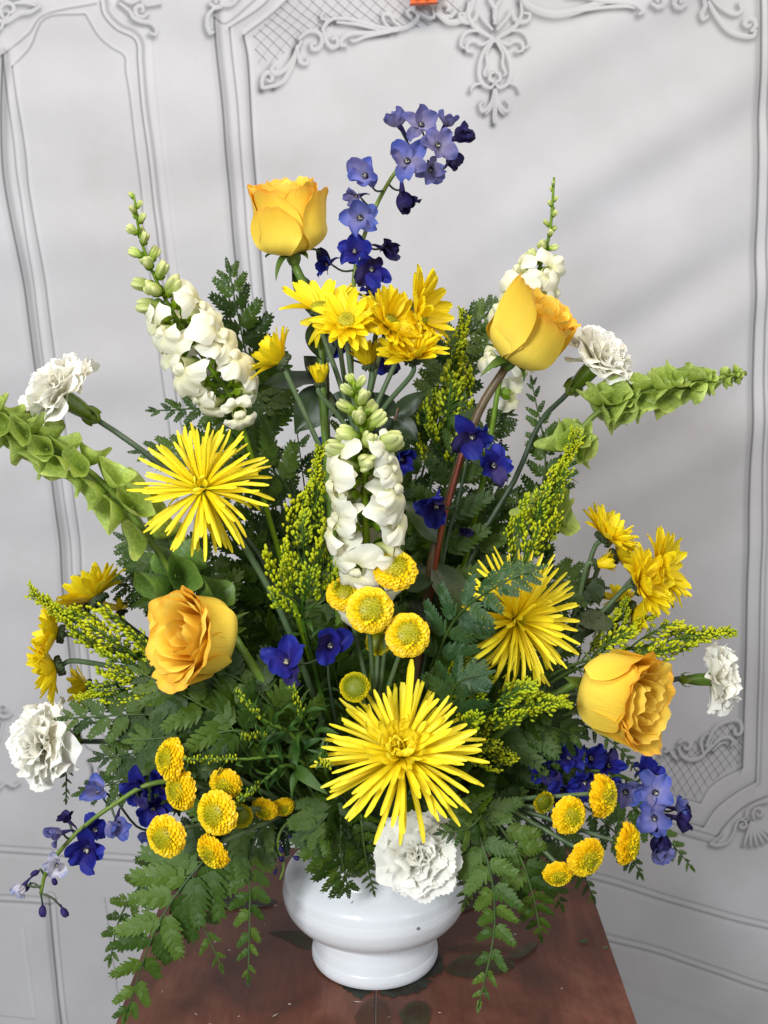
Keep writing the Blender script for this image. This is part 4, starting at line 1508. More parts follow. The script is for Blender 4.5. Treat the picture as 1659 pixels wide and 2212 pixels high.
def del_floret(th, p, axis, px, Y, kind, seed, att=None, openness=1.0, miss=0):
    """One floret: its centre with spur is the part, each sepal a sub-part."""
    r = random.Random(seed)
    s = S(px, Y)
    Mh = at(p, frame(axis, r.uniform(-.5, .5)), s)
    f = put("floret", DCEN[kind], th, Mh)
    for i in range(5 - miss):
        az = i * 1.2566 + r.uniform(-.18, .18)
        e = R(20 + (1 - openness) * 58 + r.uniform(-24, 24))
        k = kind
        if kind == "deep" and r.random() < .12:
            k = "dark"
        if kind == "light" and r.random() < .2:
            k = "lilac"
        M = Mh @ Matrix.Rotation(az, 4, 'Z') @ Matrix.Translation((0, 0.06, 0)) @ Matrix.Rotation(e, 4, 'X') @ Matrix.Rotation(r.uniform(-.55, .55), 4, 'Y') @ Matrix.Diagonal((r.uniform(.78, 1.12), r.uniform(.85, 1.12), 1, 1))
        put("sepal", pick(DSEP[k], r), f, M)
    if att is not None:
        ax = Vector(axis).normalized()
        q = Vector(p) - ax * s * 0.12
        mid = (Vector(att) + q) / 2 + Vector((0, 0, -0.15 * (Vector(att) - q).length))
        stem_part(th, [att, mid, q], 0.0011, 0.0009, m_stem_dark, 7, 5, "flower_stalk")
    return f


# ------------------------------------------------------------------ bells of Ireland
def add_net_veins(m, scale=11.0, depth=0.30):
    """Fine net of paler veins over a petal material."""
    nt = m.node_tree
    L = nt.links
    b = nt.nodes["Principled BSDF"]
    src = b.inputs["Base Color"].links[0].from_socket
    uv = N_(nt, "ShaderNodeUVMap")
    mp = N_(nt, "ShaderNodeMapping")
    mp.inputs["Scale"].default_value = (scale, scale * .5, 1)
    L.new(uv.outputs[0], mp.inputs[0])
    vo = N_(nt, "ShaderNodeTexVoronoi", feature='DISTANCE_TO_EDGE')
    vo.inputs["Scale"].default_value = 1.0
    L.new(mp.outputs[0], vo.inputs["Vector"])
    r_ = ramp(nt, [(0.0, (1 + depth,) * 3), (0.10, (0.97, 0.97, 0.97))])
    L.new(vo.outputs["Distance"], r_.inputs[0])
    mx = N_(nt, "ShaderNodeMix", data_type='RGBA', blend_type='MULTIPLY')
    mx.inputs[0].default_value = 1.0
    L.new(src, mx.inputs[6])
    L.new(r_.outputs[0], mx.inputs[7])
    for to in [l.to_socket for l in src.links if l.to_node.name != mx.name]:
        L.new(mx.outputs[2], to)


add_net_veins(m_bell)
add_net_veins(m_bell_dk)


def bell_mesh(seed, mat):
    r = random.Random(seed)
    p, q = r.uniform(0, 6), r.uniform(0, 6)
    m = MB()

    def fn(u, v):
        a = u * 2 * math.pi
        pent = 1 + 0.07 * math.cos(5 * a + p) * v ** 2
        rr = (0.10 + 0.90 * v ** 0.75) * pent
        lip = 1.25 if math.sin(a) > 0 else 0.78
        x = rr * math.cos(a) * 0.80
        y = rr * math.sin(a) * (0.80 + (lip - 1) * 0.5 * v)
        z = 0.80 * v ** 1.1 + 0.16 * v * v * math.cos(2 * a + q) + 0.05 * v * v * math.sin(3 * a + p)
        return (x, y, z)
    m.add(grid(fn, 22, 8, True))
    m.add(ball(0.09, 0.09, 0.12, 6, 4, (0, 0, 0.16)))
    return m.mesh("bell", mat)


BELL = [bell_mesh(600 + i, m_bell) for i in range(5)]
BELLD = [bell_mesh(610 + i, m_bell_dk) for i in range(3)]


def build_bells(label, path, nodes, Y, root=(0, 0), seed=1, dark_until=0.0):
    """nodes: (t, size, count, openness towards the tip)."""
    r = random.Random(seed)
    th = thing("bells_of_ireland", root_at(*root), label, "bells of ireland", "stems of bells of ireland")
    c = curve(path, 80)
    stem_part(th, path, 0.0034, 0.0022, m_stem, 30, 8)
    for t, sz, n, up in nodes:
        i = min(77, max(1, int(t * 79)))
        p, d = c[i], (c[i + 1] - c[i - 1]).normalized()
        s = S(sz, Y)
        side = d.orthogonal().normalized()
        lat = d.cross(side)
        a0 = r.uniform(0, 6)
        for k in range(n):
            a = a0 + k * 2 * math.pi / n + r.uniform(-.3, .3)
            o = side * math.cos(a) + lat * math.sin(a)
            ax = (o * 1.0 + d * (up + r.uniform(-.2, .2))).normalized()
            sc = s * r.uniform(.82, 1.12)
            M = at(p + o * 0.004 + d * r.uniform(-.1, .1) * s, frame(ax, r.uniform(-.5, .5), d), (sc * r.uniform(.45, .85), sc, sc * 1.1))
            put("bell", pick(BELLD if t < dark_until else BELL, r), th, M)
        hr = MB()
        for k in range(6):
            a = a0 + k * 1.05 + .5
            o = side * math.cos(a) + lat * math.sin(a)
            hr.add(tube([(0, 0, 0), o * s * 0.25 - d * s * .1, o * s * 0.5 - d * s * .05], [0.0005, 0.0004, 0.0002], 4))
        put("spine", hr.mesh("spine", m_stem), th, Matrix.Translation(p))
    return th


# ------------------------------------------------------------------ goldenrod
def sprig_mesh(seed, n, mat):
    r = random.Random(seed)
    m = MB()
    pts = curve([(0, 0, 0), (0, 0.35, 0.06), (0, 0.72, 0.20), (0, 1.0, 0.46)], 14)
    m.add(tube(pts, [0.020 - 0.013 * i / 13 for i in range(14)], 5), None, 1)
    for i in range(n):
        t = 0.30 + 0.70 * (i + r.random()) / n
        k = min(12, int(t * 13))
        q = pts[k].lerp(pts[k + 1], t * 13 - k) if k < 13 else pts[13]
        a = r.uniform(0, 6.28)
        out = Vector((math.cos(a), 0.45, abs(math.sin(a)) * 0.9 + 0.1 * math.sin(a))).normalized()
        ln = r.uniform(0.08, 0.33) * (1.25 - 0.70 * t)
        tip = q + out * ln
        if True:
            m.add(tube([q, tip], 0.008, 3, False), None, 1)
        up = (out + Vector((0, 0.5, 0.7))).normalized()
        V, Fc, UV = ball(0.027, 0.027, 0.046, 5, 4)
        m.add((V, Fc, UV), at(tip, frame(up), r.uniform(.8, 1.2)), 0)
    return m.mesh("flower_cluster", [mat, m_sol_stem])


SPR = [sprig_mesh(700 + i, 60, m_sol) for i in range(4)]
SPRG = [sprig_mesh(710 + i, 48, m_sol_g) for i in range(3)]
NLEAF = [MB().add(lance(1.0, 0.085 + 0.02 * i, 0.35, 0.25 + 0.25 * i, 4, 8, 1.0, 0.2, i)).mesh("leaf", m_nleaf) for i in range(4)]


def build_goldenrod(label, path, Y, n, size, seed=1, root=(0, 0), green=False, t0=0.40, leaves=10, spread=1.0, face=None):
    r = random.Random(seed)
    th = thing("goldenrod", root_at(*root), label, "goldenrod", "sprigs of goldenrod")
    c = curve(path, 60)
    stem_part(th, path, 0.0022, 0.0008, m_sol_stem, 20, 6)
    a = r.uniform(0, 6)
    for i in range(n):
        f = i / max(1, n - 1)
        t = t0 + (0.985 - t0) * f
        k = min(57, max(1, int(t * 59)))
        d = (c[k + 1] - c[k - 1]).normalized()
        a += 2.39996
        side = (TOW - d * TOW.dot(d)).normalized()
        lat = d.cross(side)
        o = (side * (math.cos(a) * 0.6 + 0.25) + lat * math.sin(a)).normalized()
        ax = (o * spread * (1.15 - 0.75 * f) + d * (0.55 + 0.9 * f)).normalized()
        L = S(size * 1.38, Y) * (0.62 + 0.5 * math.sin(math.pi * (0.25 + 0.62 * (1 - f)))) * (1.30 - 0.65 * f) * r.uniform(.85, 1.15)
        put("flower_cluster", pick(SPRG if green else SPR, r), th, at(c[k], leaf_frame(ax, d + o * .2), L))
    for i in range(leaves):
        t = 0.25 + 0.68 * r.random()
        k = min(57, max(1, int(t * 59)))
        d = (c[k + 1] - c[k - 1]).normalized()
        a = r.uniform(0, 6)
        side = d.orthogonal().normalized()
        o = side * math.cos(a) + d.cross(side) * math.sin(a)
        L = S(size, Y) * r.uniform(.45, .95)
        put("leaf", pick(NLEAF, r), th, at(c[k], leaf_frame(o * .9 + d * .7, d - o * .3), (L * .8, L, L)))
    return th


def build_leafy(label, path, Y, size, n=22, seed=1, root=(0, 0)):
    """Goldenrod shoot still in leaf, with tight green tips."""
    r = random.Random(seed)
    th = thing("leafy_shoot", root_at(*root), label, "leafy shoot", "narrow leaved green shoots")
    c = curve(path, 60)
    stem_part(th, path, 0.0020, 0.0009, m_sol_stem, 20, 6)
    a = r.uniform(0, 6)
    for i in range(n):
        f = i / (n - 1)
        t = 0.34 + 0.65 * f
        k = min(57, max(1, int(t * 59)))
        d = (c[k + 1] - c[k - 1]).normalized()
        a += 2.39996
        side = d.orthogonal().normalized()
        o = side * math.cos(a) + d.cross(side) * math.sin(a)
        L = S(size, Y) * (1.15 - 0.85 * f) * r.uniform(.75, 1.2)
        put("leaf", pick(NLEAF, r), th, at(c[k], leaf_frame(o * 1.0 + d * (.55 + .4 * f), d - o * .3), (L * 1.0, L, L)))
    tp = MB()
    for i in range(40):
        t = 0.70 + 0.30 * i / 39
        k = min(58, int(t * 59))
        a = r.uniform(0, 6)
        d = (c[min(59, k + 1)] - c[k - 1]).normalized()
        side = d.orthogonal().normalized()
        o = side * math.cos(a) + d.cross(side) * math.sin(a)
        tp.add(ball(0.0009, 0.0009, 0.0015, 5, 3), Matrix.Translation(c[k] + o * r.uniform(.001, .0032) - Vector(root_at(*root))))
    put("flower_cluster", tp.mesh("flower_cluster", m_sol_g), th, WM[th.name])
    return th


# ------------------------------------------------------------------ leatherleaf ferns
def pinna_geo(n, seed, sep=1.0, teeth=3, width=0.34):
    """One side leaflet of a fern frond, length 1 along Y: toothed lobes on both sides of a midrib."""
    r = random.Random(seed)
    V, Fc, UV = [], [], []

    def add(p):
        V.append(Vector(p))
        UV.append((0.5 + p[0], min(1, max(0, p[1]))))
        return len(V) - 1

    def z_of(y):
        return -0.16 * y * y

    def lobe(y0, sgn, L, W, ang, m_):
        d = Vector((sgn * math.sin(ang), math.cos(ang), 0))
        nrm = Vector((-sgn * math.cos(ang), math.sin(ang), 0))
        tilt = r.uniform(-.25, .25)
        lift = r.uniform(-.05, .18)
        b = Vector((0, y0, z_of(y0)))
        mid, ed = [], {1: [], -1: []}
        for j in range(m_ + 1):
            t = j / m_
            q = b + d * (L * t)
            mid.append(add((q.x, q.y, q.z + lift * L * t - 0.28 * L * t * t)))
        for s in (1, -1):
            for j in range(m_):
                for tt, ww in (((j + .62) / m_, 1.0), ((j + .86) / m_, .80)):
                    w = W * min(1.0, 0.55 + tt * 2.2) * (1 - tt) ** 0.62 * 1.12 * ww
                    q = b + d * (L * (tt + 0.05)) + nrm * (s * w)
                    ed[s].append(add((q.x, q.y, q.z + lift * L * tt - 0.28 * L * tt * tt + s * tilt * w - 0.10 * w)))
        for s in (1, -1):
            prev = mid[0]
            for j in range(m_):
                e1, e2 = ed[s][2 * j], ed[s][2 * j + 1]
                t_ = [(mid[j], e1, prev)] if prev != mid[j] else []
                t_ += [(mid[j], mid[j + 1], e1), (e1, mid[j + 1], e2)]
                if j == 0:
                    t_ = [(mid[0], mid[1], e1), (e1, mid[1], e2)]
                for f in t_:
                    Fc.append(f if s < 0 else f[::-1])
                prev = e2
    for i in range(n):
        y = 0.07 + 0.86 * i / n
        L = width * (1 - y) ** 0.62 * (1 if i else 0.9) + 0.04
        for sgn in (-1, 1):
            lobe(y + (0.02 if sgn > 0 else 0), sgn, L * r.uniform(.9, 1.08), max(0.040, 0.62 * 0.86 / n * 1.12 * sep * (1 - 0.30 * y)), R(46 - 14 * y + r.uniform(-5, 5)), teeth if L > .12 else 2)
    lobe(0.84, 1, 0.17, 0.035, 0.0, 2)
    # midrib
    b0 = len(V)
    for j in range(6):
        y = j / 5 * 0.95
        w = 0.012 * (1 - 0.6 * j / 5)
        add((-w, y, z_of(y) + .004)); add((w, y, z_of(y) + .004))
    for j in range(5):
        a = b0 + 2 * j
        Fc.append((a, a + 1, a + 3, a + 2))
    return V, Fc, UV


PG_L = [pinna_geo(7, 800 + i, 1.08, 3, 0.38) for i in range(3)]
PG_M = [pinna_geo(6, 810 + i, 1.10, 2, 0.36) for i in range(2)]
PG_S = [pinna_geo(5, 820 + i, 1.2, 2, 0.26) for i in range(2)]
PIN = {}
for key, mt in (("dark", m_fern), ("bright", m_fern_l), ("blue", m_fern_b)):
    PIN[key] = [[MB().add(g).mesh("leaflet", mt) for g in gs] for gs in (PG_L, PG_M, PG_S)]


def build_frond(label, path, width, Y, kind="dark", n=10, t0=0.30, normal=None, seed=1, droop=0.0, root=(0, 0), category="fern frond", group="leatherleaf fern fronds", ang0=62, ang1=36, shape=0.60):
    """path runs from the foam to the tip; width is the longest leaflet in frame units."""
    r = random.Random(seed)
    th = thing("fern_frond", Vector(path[0]), label, category, group)
    c = curve(path, 80)
    nm = Vector(normal) if normal is not None else TOW * 0.85 + Vector((0, 0, 0.45)) + Vector((r.uniform(-.35, .35), 0, r.uniform(-.2, .3)))
    stem_part(th, path, 0.0017, 0.0006, m_rachis, 24, 6, "stalk")
    W = S(width * (1.04 if kind == 'bright' else 1.20), Y)
    for i in range(n):
        f = i / n
        t = t0 + (1 - t0) * (1 - (1 - f) ** 1.22) * 0.985
        k = min(78, max(1, int(t * 79)))
        d = (c[k + 1] - c[k - 1]).normalized()
        nn = (nm - d * nm.dot(d)).normalized()
        lat = d.cross(nn)
        L = W * ((1 - f) ** shape * (0.86 + 0.14 * min(1, f * 5)) + 0.05)
        cls = 0 if L > 0.030 else (1 if L > 0.016 else 2)
        for sgn in (-1, 1):
            ag = R(ang0 + (ang1 - ang0) * f + r.uniform(-6, 6))
            p = c[k] if sgn < 0 else c[min(79, k + 1)]
            dr = d * math.cos(ag) + lat * (sgn * math.sin(ag)) + nn * r.uniform(-.22, .12) + Vector((0, 0, -droop))
            tw = nn + lat * (sgn * r.uniform(-.25, .2)) + d * r.uniform(-.22, .22)
            put("leaflet", pick(PIN[kind][cls], r), th, at(p, leaf_frame(dr, tw), L * r.uniform(.9, 1.1)))
    d = (c[79] - c[76]).normalized()
    put("leaflet", pick(PIN[kind][2], r), th, at(c[77], leaf_frame(d, nm), W * 0.20 + 0.004))
    return th


def build_leafstem(label, path, leaves, Y, mat=None, root=(0, 0), seed=1, stem_mat=None):
    """Broad glossy leaves on a stem: leaves = (t, direction, normal, length, width in frame units)."""
    r = random.Random(seed)
    th = thing("rose_foliage", Vector(path[0]), label, "leafy stem", "broad dark rose leaves")
    c = curve(path, 40)
    stem_part(th, path, 0.0030, 0.0018, stem_mat or m_stem_brown, 18, 7)
    for t, d, n, L, W in leaves:
        p = c[min(39, int(t * 39))]
        put("leaf", MB().add(lance(S(L, Y), S(W, Y), 0.22, 0.30, 6, 12, 1.0, 0.12, r.uniform(0, 6))).mesh("leaf", mat or m_rleaf), th, at(p, leaf_frame(d, n)))
    return th
# ================================================================== the arrangement
def near(path, p):
    c = curve(path, 80)
    return min(c, key=lambda q: (q - Vector(p)).length)


# ---- four roses
build_rose("yellow rose at the very top beside the blue delphinium spike, opening upwards", P(633, 549, 1.0), A(-.12, .92, .40), 156, 1.0, 0.92,
           [P(700, 900, .99), P(690, 700, 1.0)], roll=0.4, openness=0.12, seed=11, root=(-.02, .02), stem_mat=m_stem,
           guard=[(-0.2, 0.86, 0.8, 0.30, 0.05, 0.50), (-1.9, 0.72, 0.75, 0.12, 0.02, 0.52)])
build_rose("yellow rose in front of a white snapdragon, one outer petal curled up", P(1102, 778, .96), A(.46, .76, .42), 156, .96, 1.0,
           [P(925, 1260, .95), P(965, 1090, .96), P(1030, 900, .96)], roll=0.2, openness=0.32, seed=22, root=(.02, .0), stem_mat=m_stem_brown,
           guard=[(2.75, 1.26, 0.60, 0.40, 0.16, 0.50), (-0.4, 0.92, 0.8, 0.34, 0.08, 0.50)])
build_rose("widest open yellow rose, its layered heart facing out between bells of ireland and a fern", P(488, 1376, .88), A(-.70, .12, .68), 156, .88, 1.10,
           [P(640, 1590, .90), P(585, 1500, .885)], roll=0.0, openness=0.85, seed=33, root=(-.03, -.02), stem_mat=m_stem,
           guard=[(-1.9, 0.98, 0.75, 0.45, 0.25, 0.46), (2.8, 0.95, 0.75, 0.40, 0.20, 0.46)])
build_rose("yellow rose lying sideways above the blue delphinium, its heart turned away from the bouquet", P(1268, 1482, .92), A(.72, -.12, .68), 184, .92, 0.98,
           [P(1060, 1600, .92), P(1170, 1520, .92)], roll=0.0, openness=0.55, seed=44, root=(.04, -.01), stem_mat=m_stem,
           guard=[(-1.5, 1.02, 0.75, 0.40, 0.16, 0.46), (-2.4, 0.98, 0.6, 0.30, 0.08, 0.46)])

# ---- five carnations
build_carnation("white carnation above a stem of bells of ireland, on a long bare dark stem", P(140, 860, .92), A(-.70, .50, .36), 92, .92,
                [P(560, 1200, .93), P(345, 1005, .92), P(260, 940, .92)], root=(-.02, .01), seed=1)
build_carnation("white carnation behind the bell shaped green flowers at the side of a yellow rose", P(1284, 790, 1.0), A(.62, .66, .34), 88, 1.0,
                [P(1000, 1250, .98), P(1110, 1040, .99), P(1165, 915, 1.0)], root=(.025, .02), seed=2, back=14)
build_carnation("white carnation seen from the side beyond the goldenrod tip, green calyx showing", P(1528, 1468, .97), A(.98, .02, .12), 80, .97,
                [P(1060, 1530, .95), P(1300, 1500, .97)], root=(.04, .02), seed=3, back=26, calyx=0.62)
build_carnation("large white carnation below the daisies at the picture edge, one petal browned", P(104, 1604, .90), A(-.66, .12, .72), 92, .90,
                [P(500, 1640, .90), P(280, 1606, .90)], root=(-.04, -.01), seed=4)
build_carnation("white carnation hanging in front of the vase below the largest spider chrysanthemum", P(905, 1845, .838), A(.05, .16, 1), 98, .83,
                [P(880, 1740, .90)], root=(.01, -.04), seed=5)

# ---- three spider chrysanthemums
build_spider("spider chrysanthemum with loose drooping petals in front of the bells of ireland", P(438, 1058, .89), A(-.12, .42, .90), 138, .89,
             [P(640, 1400, .92), P(540, 1200, .92)], root=(-.02, 0), seed=5, layers=[
                 (30, 0, 11, 0.98, .14, QOUT, 0, 0), (32, 14, 10, 1.04, .12, QMID + QOUT[:2], 0, 0), (28, 30, 10, 0.98, .12, QMID, .02, 0.2), (20, 46, 9, 0.84, .12, QMID[:3], .03, .3), (6, 66, 10, .28, .2, QIN, .03, 0)], droop=24)
build_spider("dense spider chrysanthemum turned sideways behind a bluish fern frond", P(1112, 1338, .905), A(.60, .16, .74), 148, .90,
             [P(960, 1560, .92), P(1030, 1430, .92)], root=(.02, -.01), seed=6, layers=[
                 (24, -4, 9, 0.98, .12, QOUT, 0, 0), (30, 12, 8, 1.02, .10, QMID + QOUT[:1], 0, 0), (32, 28, 8, 1.0, .10, QMID, .02, 0), (28, 44, 8, 0.92, .10, QMID[:3], .03, 0), (18, 62, 8, .7, .12, QMID[:2] + QIN[:1], .04, 0)], droop=14)
build_spider("largest spider chrysanthemum, full face above the white carnation, one straight petal sticking up", P(868, 1632, .825), A(.0, .62, .78), 184, .825,
             [P(850, 1700, .88)], root=(.0, -.045), seed=7, layers=[
                 (28, -6, 6, 1.02, .08, QMID + QOUT[:1], 0, 0), (30, 6, 6, 0.97, .08, QMID, .01, 0), (30, 17, 7, 0.84, .10, QMID, .03, 0), (28, 30, 8, 0.68, .10, QMID[:3] + QIN[:1], .04, 0),
                 (24, 44, 8, .50, .12, QIN[:2] + QMID[:1], .05, 0), (18, 58, 8, .36, .14, QIN[:3], .06, 0), (12, 72, 8, .25, .14, QIN, .07, 0)],
             extra=[(A(.13, .99, .05), S(224, .80)), (A(.93, .30, .1), S(182, .80))])

# ---- sprays of daisy chrysanthemums
top = thing("daisy_spray", root_at(0, .02), "spray of yellow daisy chrysanthemums below the topmost rose", "chrysanthemum", "sprays of yellow daisy chrysanthemums")
ND = P(775, 960, .97)
stem_part(top, [root_at(0, .02), P(790, 1200, .97), ND], .003, .0024, m_stem_grey, 14, 7)
HEADS = [  # x, y, Y, axis, px, cup, disc, rows, full
    (694, 668, .96, (.02, .84, .50), 88, 22, True, [(17, 4, 1.0), (15, 14, .97)], .88),
    (748, 694, .94, (.05, .42, .88), 74, 4, True, None, .95),
    (842, 702, .95, (.62, .30, .62), 84, 16, True, None, 1),
    (904, 678, .97, (.86, .10, .42), 98, 8, True, None, 1),
    (890, 768, .94, (-.06, .74, .55), 76, 20, False, None, 1),
    (608, 778, .95, (-.74, .55, .15), 74, 32, False, [(15, 14, 1.0), (12, 30, .9)], 1),
    (690, 826, .95, (.0, 1, .25), 46, 58, False, [(13, 10, 1.0), (10, 22, .95)], 1),
    (797, 786, .96, (-.22, .95, .25), 60, 48, False, [(14, 10, 1.0), (10, 22, .95)], 1),
    (700, 690, .99, (-.65, .1, .5), 60, 10, False, [(13, 6, 1.0)], .9),
    (835, 676, 1.01, (.05, .92, .15), 66, 22, False, [(14, 10, 1.0), (12, 24, .9)], 1)]
for i, (x, y, Y, a, px, cup, disc, rows, full) in enumerate(HEADS):
    ax = A(*a)
    b = P(x, y, Y)
    daisy_head(top, b, ax, px, Y, 40 + i, cup, disc, rows, 0, full)
    nd = ND if i != 5 else P(700, 985, .96)
    spray_stem(top, b, (ax + Vector((0, 0, 1.6))).normalized() if i in (3, 4, 5) else ax, S(px, Y), nd, rr=.0021)

lef = thing("daisy_spray", root_at(-.05, .01), "spray of yellow daisy chrysanthemums facing the picture edge above the large white carnation", "chrysanthemum", "sprays of yellow daisy chrysanthemums")
ND = P(400, 1455, .93)
stem_part(lef, [root_at(-.05, .01), P(560, 1600, .93), ND], .003, .0024, m_stem_grey, 14, 7)
for i, (x, y, Y, a, px, cup, disc, rows, full) in enumerate([
        (208, 1290, .93, (-.55, .78, -.10), 88, 20, False, None, 1), (186, 1302, .95, (-.85, .35, .05), 70, 20, False, [(15, 8, 1.0), (12, 24, .9)], 1),
        (124, 1368, .90, (-.92, .18, .30), 76, 22, False, None, 1), (120, 1440, .90, (-.88, -.25, .30), 84, 22, False, None, 1),
        (188, 1482, .93, (-1, -.05, .05), 58, 30, False, [(13, 8, 1.0), (8, 24, .9)], 1), (262, 1318, .97, (-.2, .8, -.15), 50, 20, False, [(13, 8, 1.0)], .9)]):
    ax, b = A(*a), P(x, y, Y)
    daisy_head(lef, b, ax, px, Y, 60 + i, cup, disc, rows, 0, full)
    spray_stem(lef, b, ax, S(px, Y), ND, rr=.0022)

rig = thing("daisy_spray", root_at(.05, .02), "spray of yellow daisy chrysanthemums casting a shadow on the cloth above the goldenrod", "chrysanthemum", "sprays of yellow daisy chrysanthemums")
ND = P(1215, 1400, .98)
stem_part(rig, [root_at(.05, .02), P(1040, 1540, .97), ND], .003, .0024, m_stem_grey, 14, 7)
for i, (x, y, Y, a, px, cup, disc, rows, full) in enumerate([
        (1308, 1158, .98, (.55, .70, .35), 78, 18, False, None, 1), (1332, 1200, 1.0, (.92, .28, .0), 66, 24, False, [(15, 8, 1.0), (12, 24, .9)], 1),
        (1386, 1262, .96, (.70, .28, .60), 84, 16, False, None, 1), (1425, 1228, .99, (.82, .22, .40), 92, 12, False, None, 1),
        (1290, 1218, .97, (.90, .15, .2), 44, 66, False, [(13, 12, 1.0), (10, 18, .95)], 1),
        (1350, 1298, 1.0, (-.25, .9, .0), 62, 22, False, [(14, 8, 1.0)], 1), (1368, 1318, .98, (.80, -.5, .1), 66, 24, False, [(14, 8, 1.0), (8, 20, .9)], 1)]):
    ax, b = A(*a), P(x, y, Y)
    daisy_head(rig, b, ax, px, Y, 80 + i, cup, disc, rows, 0, full)
    spray_stem(rig, b, ax, S(px, Y), ND, rr=.0022)
for (x, y, d, L) in ((1262, 1330, (.6, -.2, .3), 70), (1240, 1345, (.9, .4, .3), 64), (1275, 1300, (.3, .8, .2), 60), (1285, 1330, (1, -.5, .2), 60)):
    put("leaf", MB().add(pinna_geo(3, 900 + int(x), 2.2, 2, 0.42)).mesh("leaf", m_rleaf), rig, at(P(x, y, .97), leaf_frame(A(*d), TOW + UP * .5), S(L, .97)))

# ---- sprays of button chrysanthemums
def button_spray(label, rt, node, mids, heads, seed):
    th = thing("button_mum_spray", root_at(*rt), label, "chrysanthemum", "sprays of yellow button chrysanthemums")
    stem_part(th, [root_at(*rt)] + mids + [node], .0026, .0021, m_stem_grey, 12, 7)
    for i, (x, y, Y, a, px, yg) in enumerate(heads):
        ax, b = A(*a), P(x, y, Y)
        button_head(th, b, ax, px, Y, seed + i, yg)
        spray_stem(th, b - ax * S(px, Y) * .35, ax, S(px, Y), node, rr=.0018)
    return th


button_spray("cluster of yellow button chrysanthemums in the middle of the bouquet above the largest spider chrysanthemum", (.0, -.03), P(812, 1560, .89), [], [
    (853, 1232, .865, (.12, .62, .78), 47, False), (747, 1282, .875, (-.10, .60, .78), 42, False), (799, 1318, .845, (.10, .22, .97), 50, False),
    (880, 1372, .845, (.12, .32, .94), 48, False), (817, 1388, .885, (.05, .25, .95), 28, True), (767, 1485, .85, (-.10, .35, .93), 33, True)], 10)
button_spray("cluster of yellow button chrysanthemums over the drooping blue delphinium, beside the vase", (-.03, -.04), P(640, 1745, .88), [], [
    (372, 1640, .83, (-.78, .12, .60), 46, False), (393, 1706, .825, (-.72, .0, .68), 45, False), (488, 1692, .825, (-.25, -.40, .85), 37, False),
    (470, 1756, .805, (-.48, .0, .87), 49, False), (520, 1762, .83, (.0, .0, 1), 27, True), (360, 1806, .80, (-.42, -.12, .88), 47, False),
    (462, 1838, .80, (-.60, -.45, .66), 42, False), (573, 1746, .85, (-.3, -.55, .75), 30, False), (612, 1742, .86, (.2, -.5, .75), 25, False)], 30)
button_spray("cluster of yellow button chrysanthemums beside the corner of the table under the blue delphinium", (.04, -.035), P(1070, 1730, .90), [], [
    (1298, 1719, .86, (.80, .05, .55), 47, False), (1228, 1761, .855, (.50, -.05, .85), 42, False), (1173, 1732, .87, (.45, -.25, .85), 26, True),
    (1350, 1822, .86, (.86, -.12, .45), 46, False), (1264, 1851, .84, (.48, -.35, .78), 46, False), (1205, 1886, .84, (.05, -.55, .80), 34, False),
    (1050, 1784, .87, (.1, .1, 1), 13, True)], 50)

# ---- snapdragons
def ring(t0, t1, n, s0, s1, a0=0.0, wilt=0):
    return [(t0 + (t1 - t0) * i / max(1, n - 1), a0 + i * 2.1 + 0.3 * math.sin(i * 5), s0 + (s1 - s0) * i / max(1, n - 1), wilt) for i in range(n)]


def side_ring(t0, t1, n, s0, s1, am):
    out = []
    for i in range(n):
        f = i / max(1, n - 1)
        az = (am if i % 2 else -am) * (0.45 if i % 3 == 2 else 1)
        out.append((t0 + (t1 - t0) * f, az, s0 + (s1 - s0) * f, 0))
    return out


build_snap("white snapdragon spike beside the tall fern, bare green buds at its curved tip",
           [root_at(-.02, .02), P(590, 1150, .98), P(512, 890, .975), P(440, 775, .97), P(362, 655, .965), P(308, 530, .96), P(289, 420, .955)],
           [(.345, .25, 50, 1), (.375, -.9, 50, 1), (.38, 1.4, 52, 1)] + [(t, (-1 if i % 2 else 1) * am, s_, 0) for i, (t, am, s_) in enumerate([(.40, 1.3, 62), (.41, 1.2, 60), (.445, .9, 64), (.455, 1.35, 62), (.49, 1.5, 62), (.50, .85, 64), (.535, 1.1, 62), (.55, 1.5, 60), (.58, 1.45, 58), (.595, .8, 60), (.625, 1.2, 54), (.64, 1.4, 52), (.52, 2.8, 56), (.60, 3.0, 54)])],
           [(.66, 1.4, 48, .4), (.675, -1.2, 50, .4), (.69, 1.0, 46, .6), (.705, -.3, 44, .5), (.72, -1.5, 42, .6), (.745, .9, 38, .7)] + [(0.77 + .0215 * i, i * 2.3, 33 - 1.9 * i, .7 + .06 * i) for i in range(11)],
           60, .97, root=(-.02, .02), seed=3)
build_snap("white snapdragon spike half hidden behind a yellow rose, slender green tip against the cloth",
           [root_at(.03, .03), P(1030, 1100, 1.0), P(1085, 800, 1.02), P(1150, 620, 1.02), P(1186, 510, 1.02), P(1197, 383, 1.02)],
           [(.37, 2.2, 44, 0), (.42, -1.2, 44, 0), (.43, 1.3, 44, 1)] + side_ring(.52, .66, 6, 50, 42, 1.3),
           [(.68, -.9, 34, .4), (.70, 1.2, 32, .4), (.73, -.6, 26, .7), (.76, 1.2, 20, .5)] + [(0.80 + .022 * i, i * 2.3, 17 - 0.8 * i, .7 + .1 * i) for i in range(9)],
           60, 1.02, root=(.03, .03), seed=4, r0=.003)
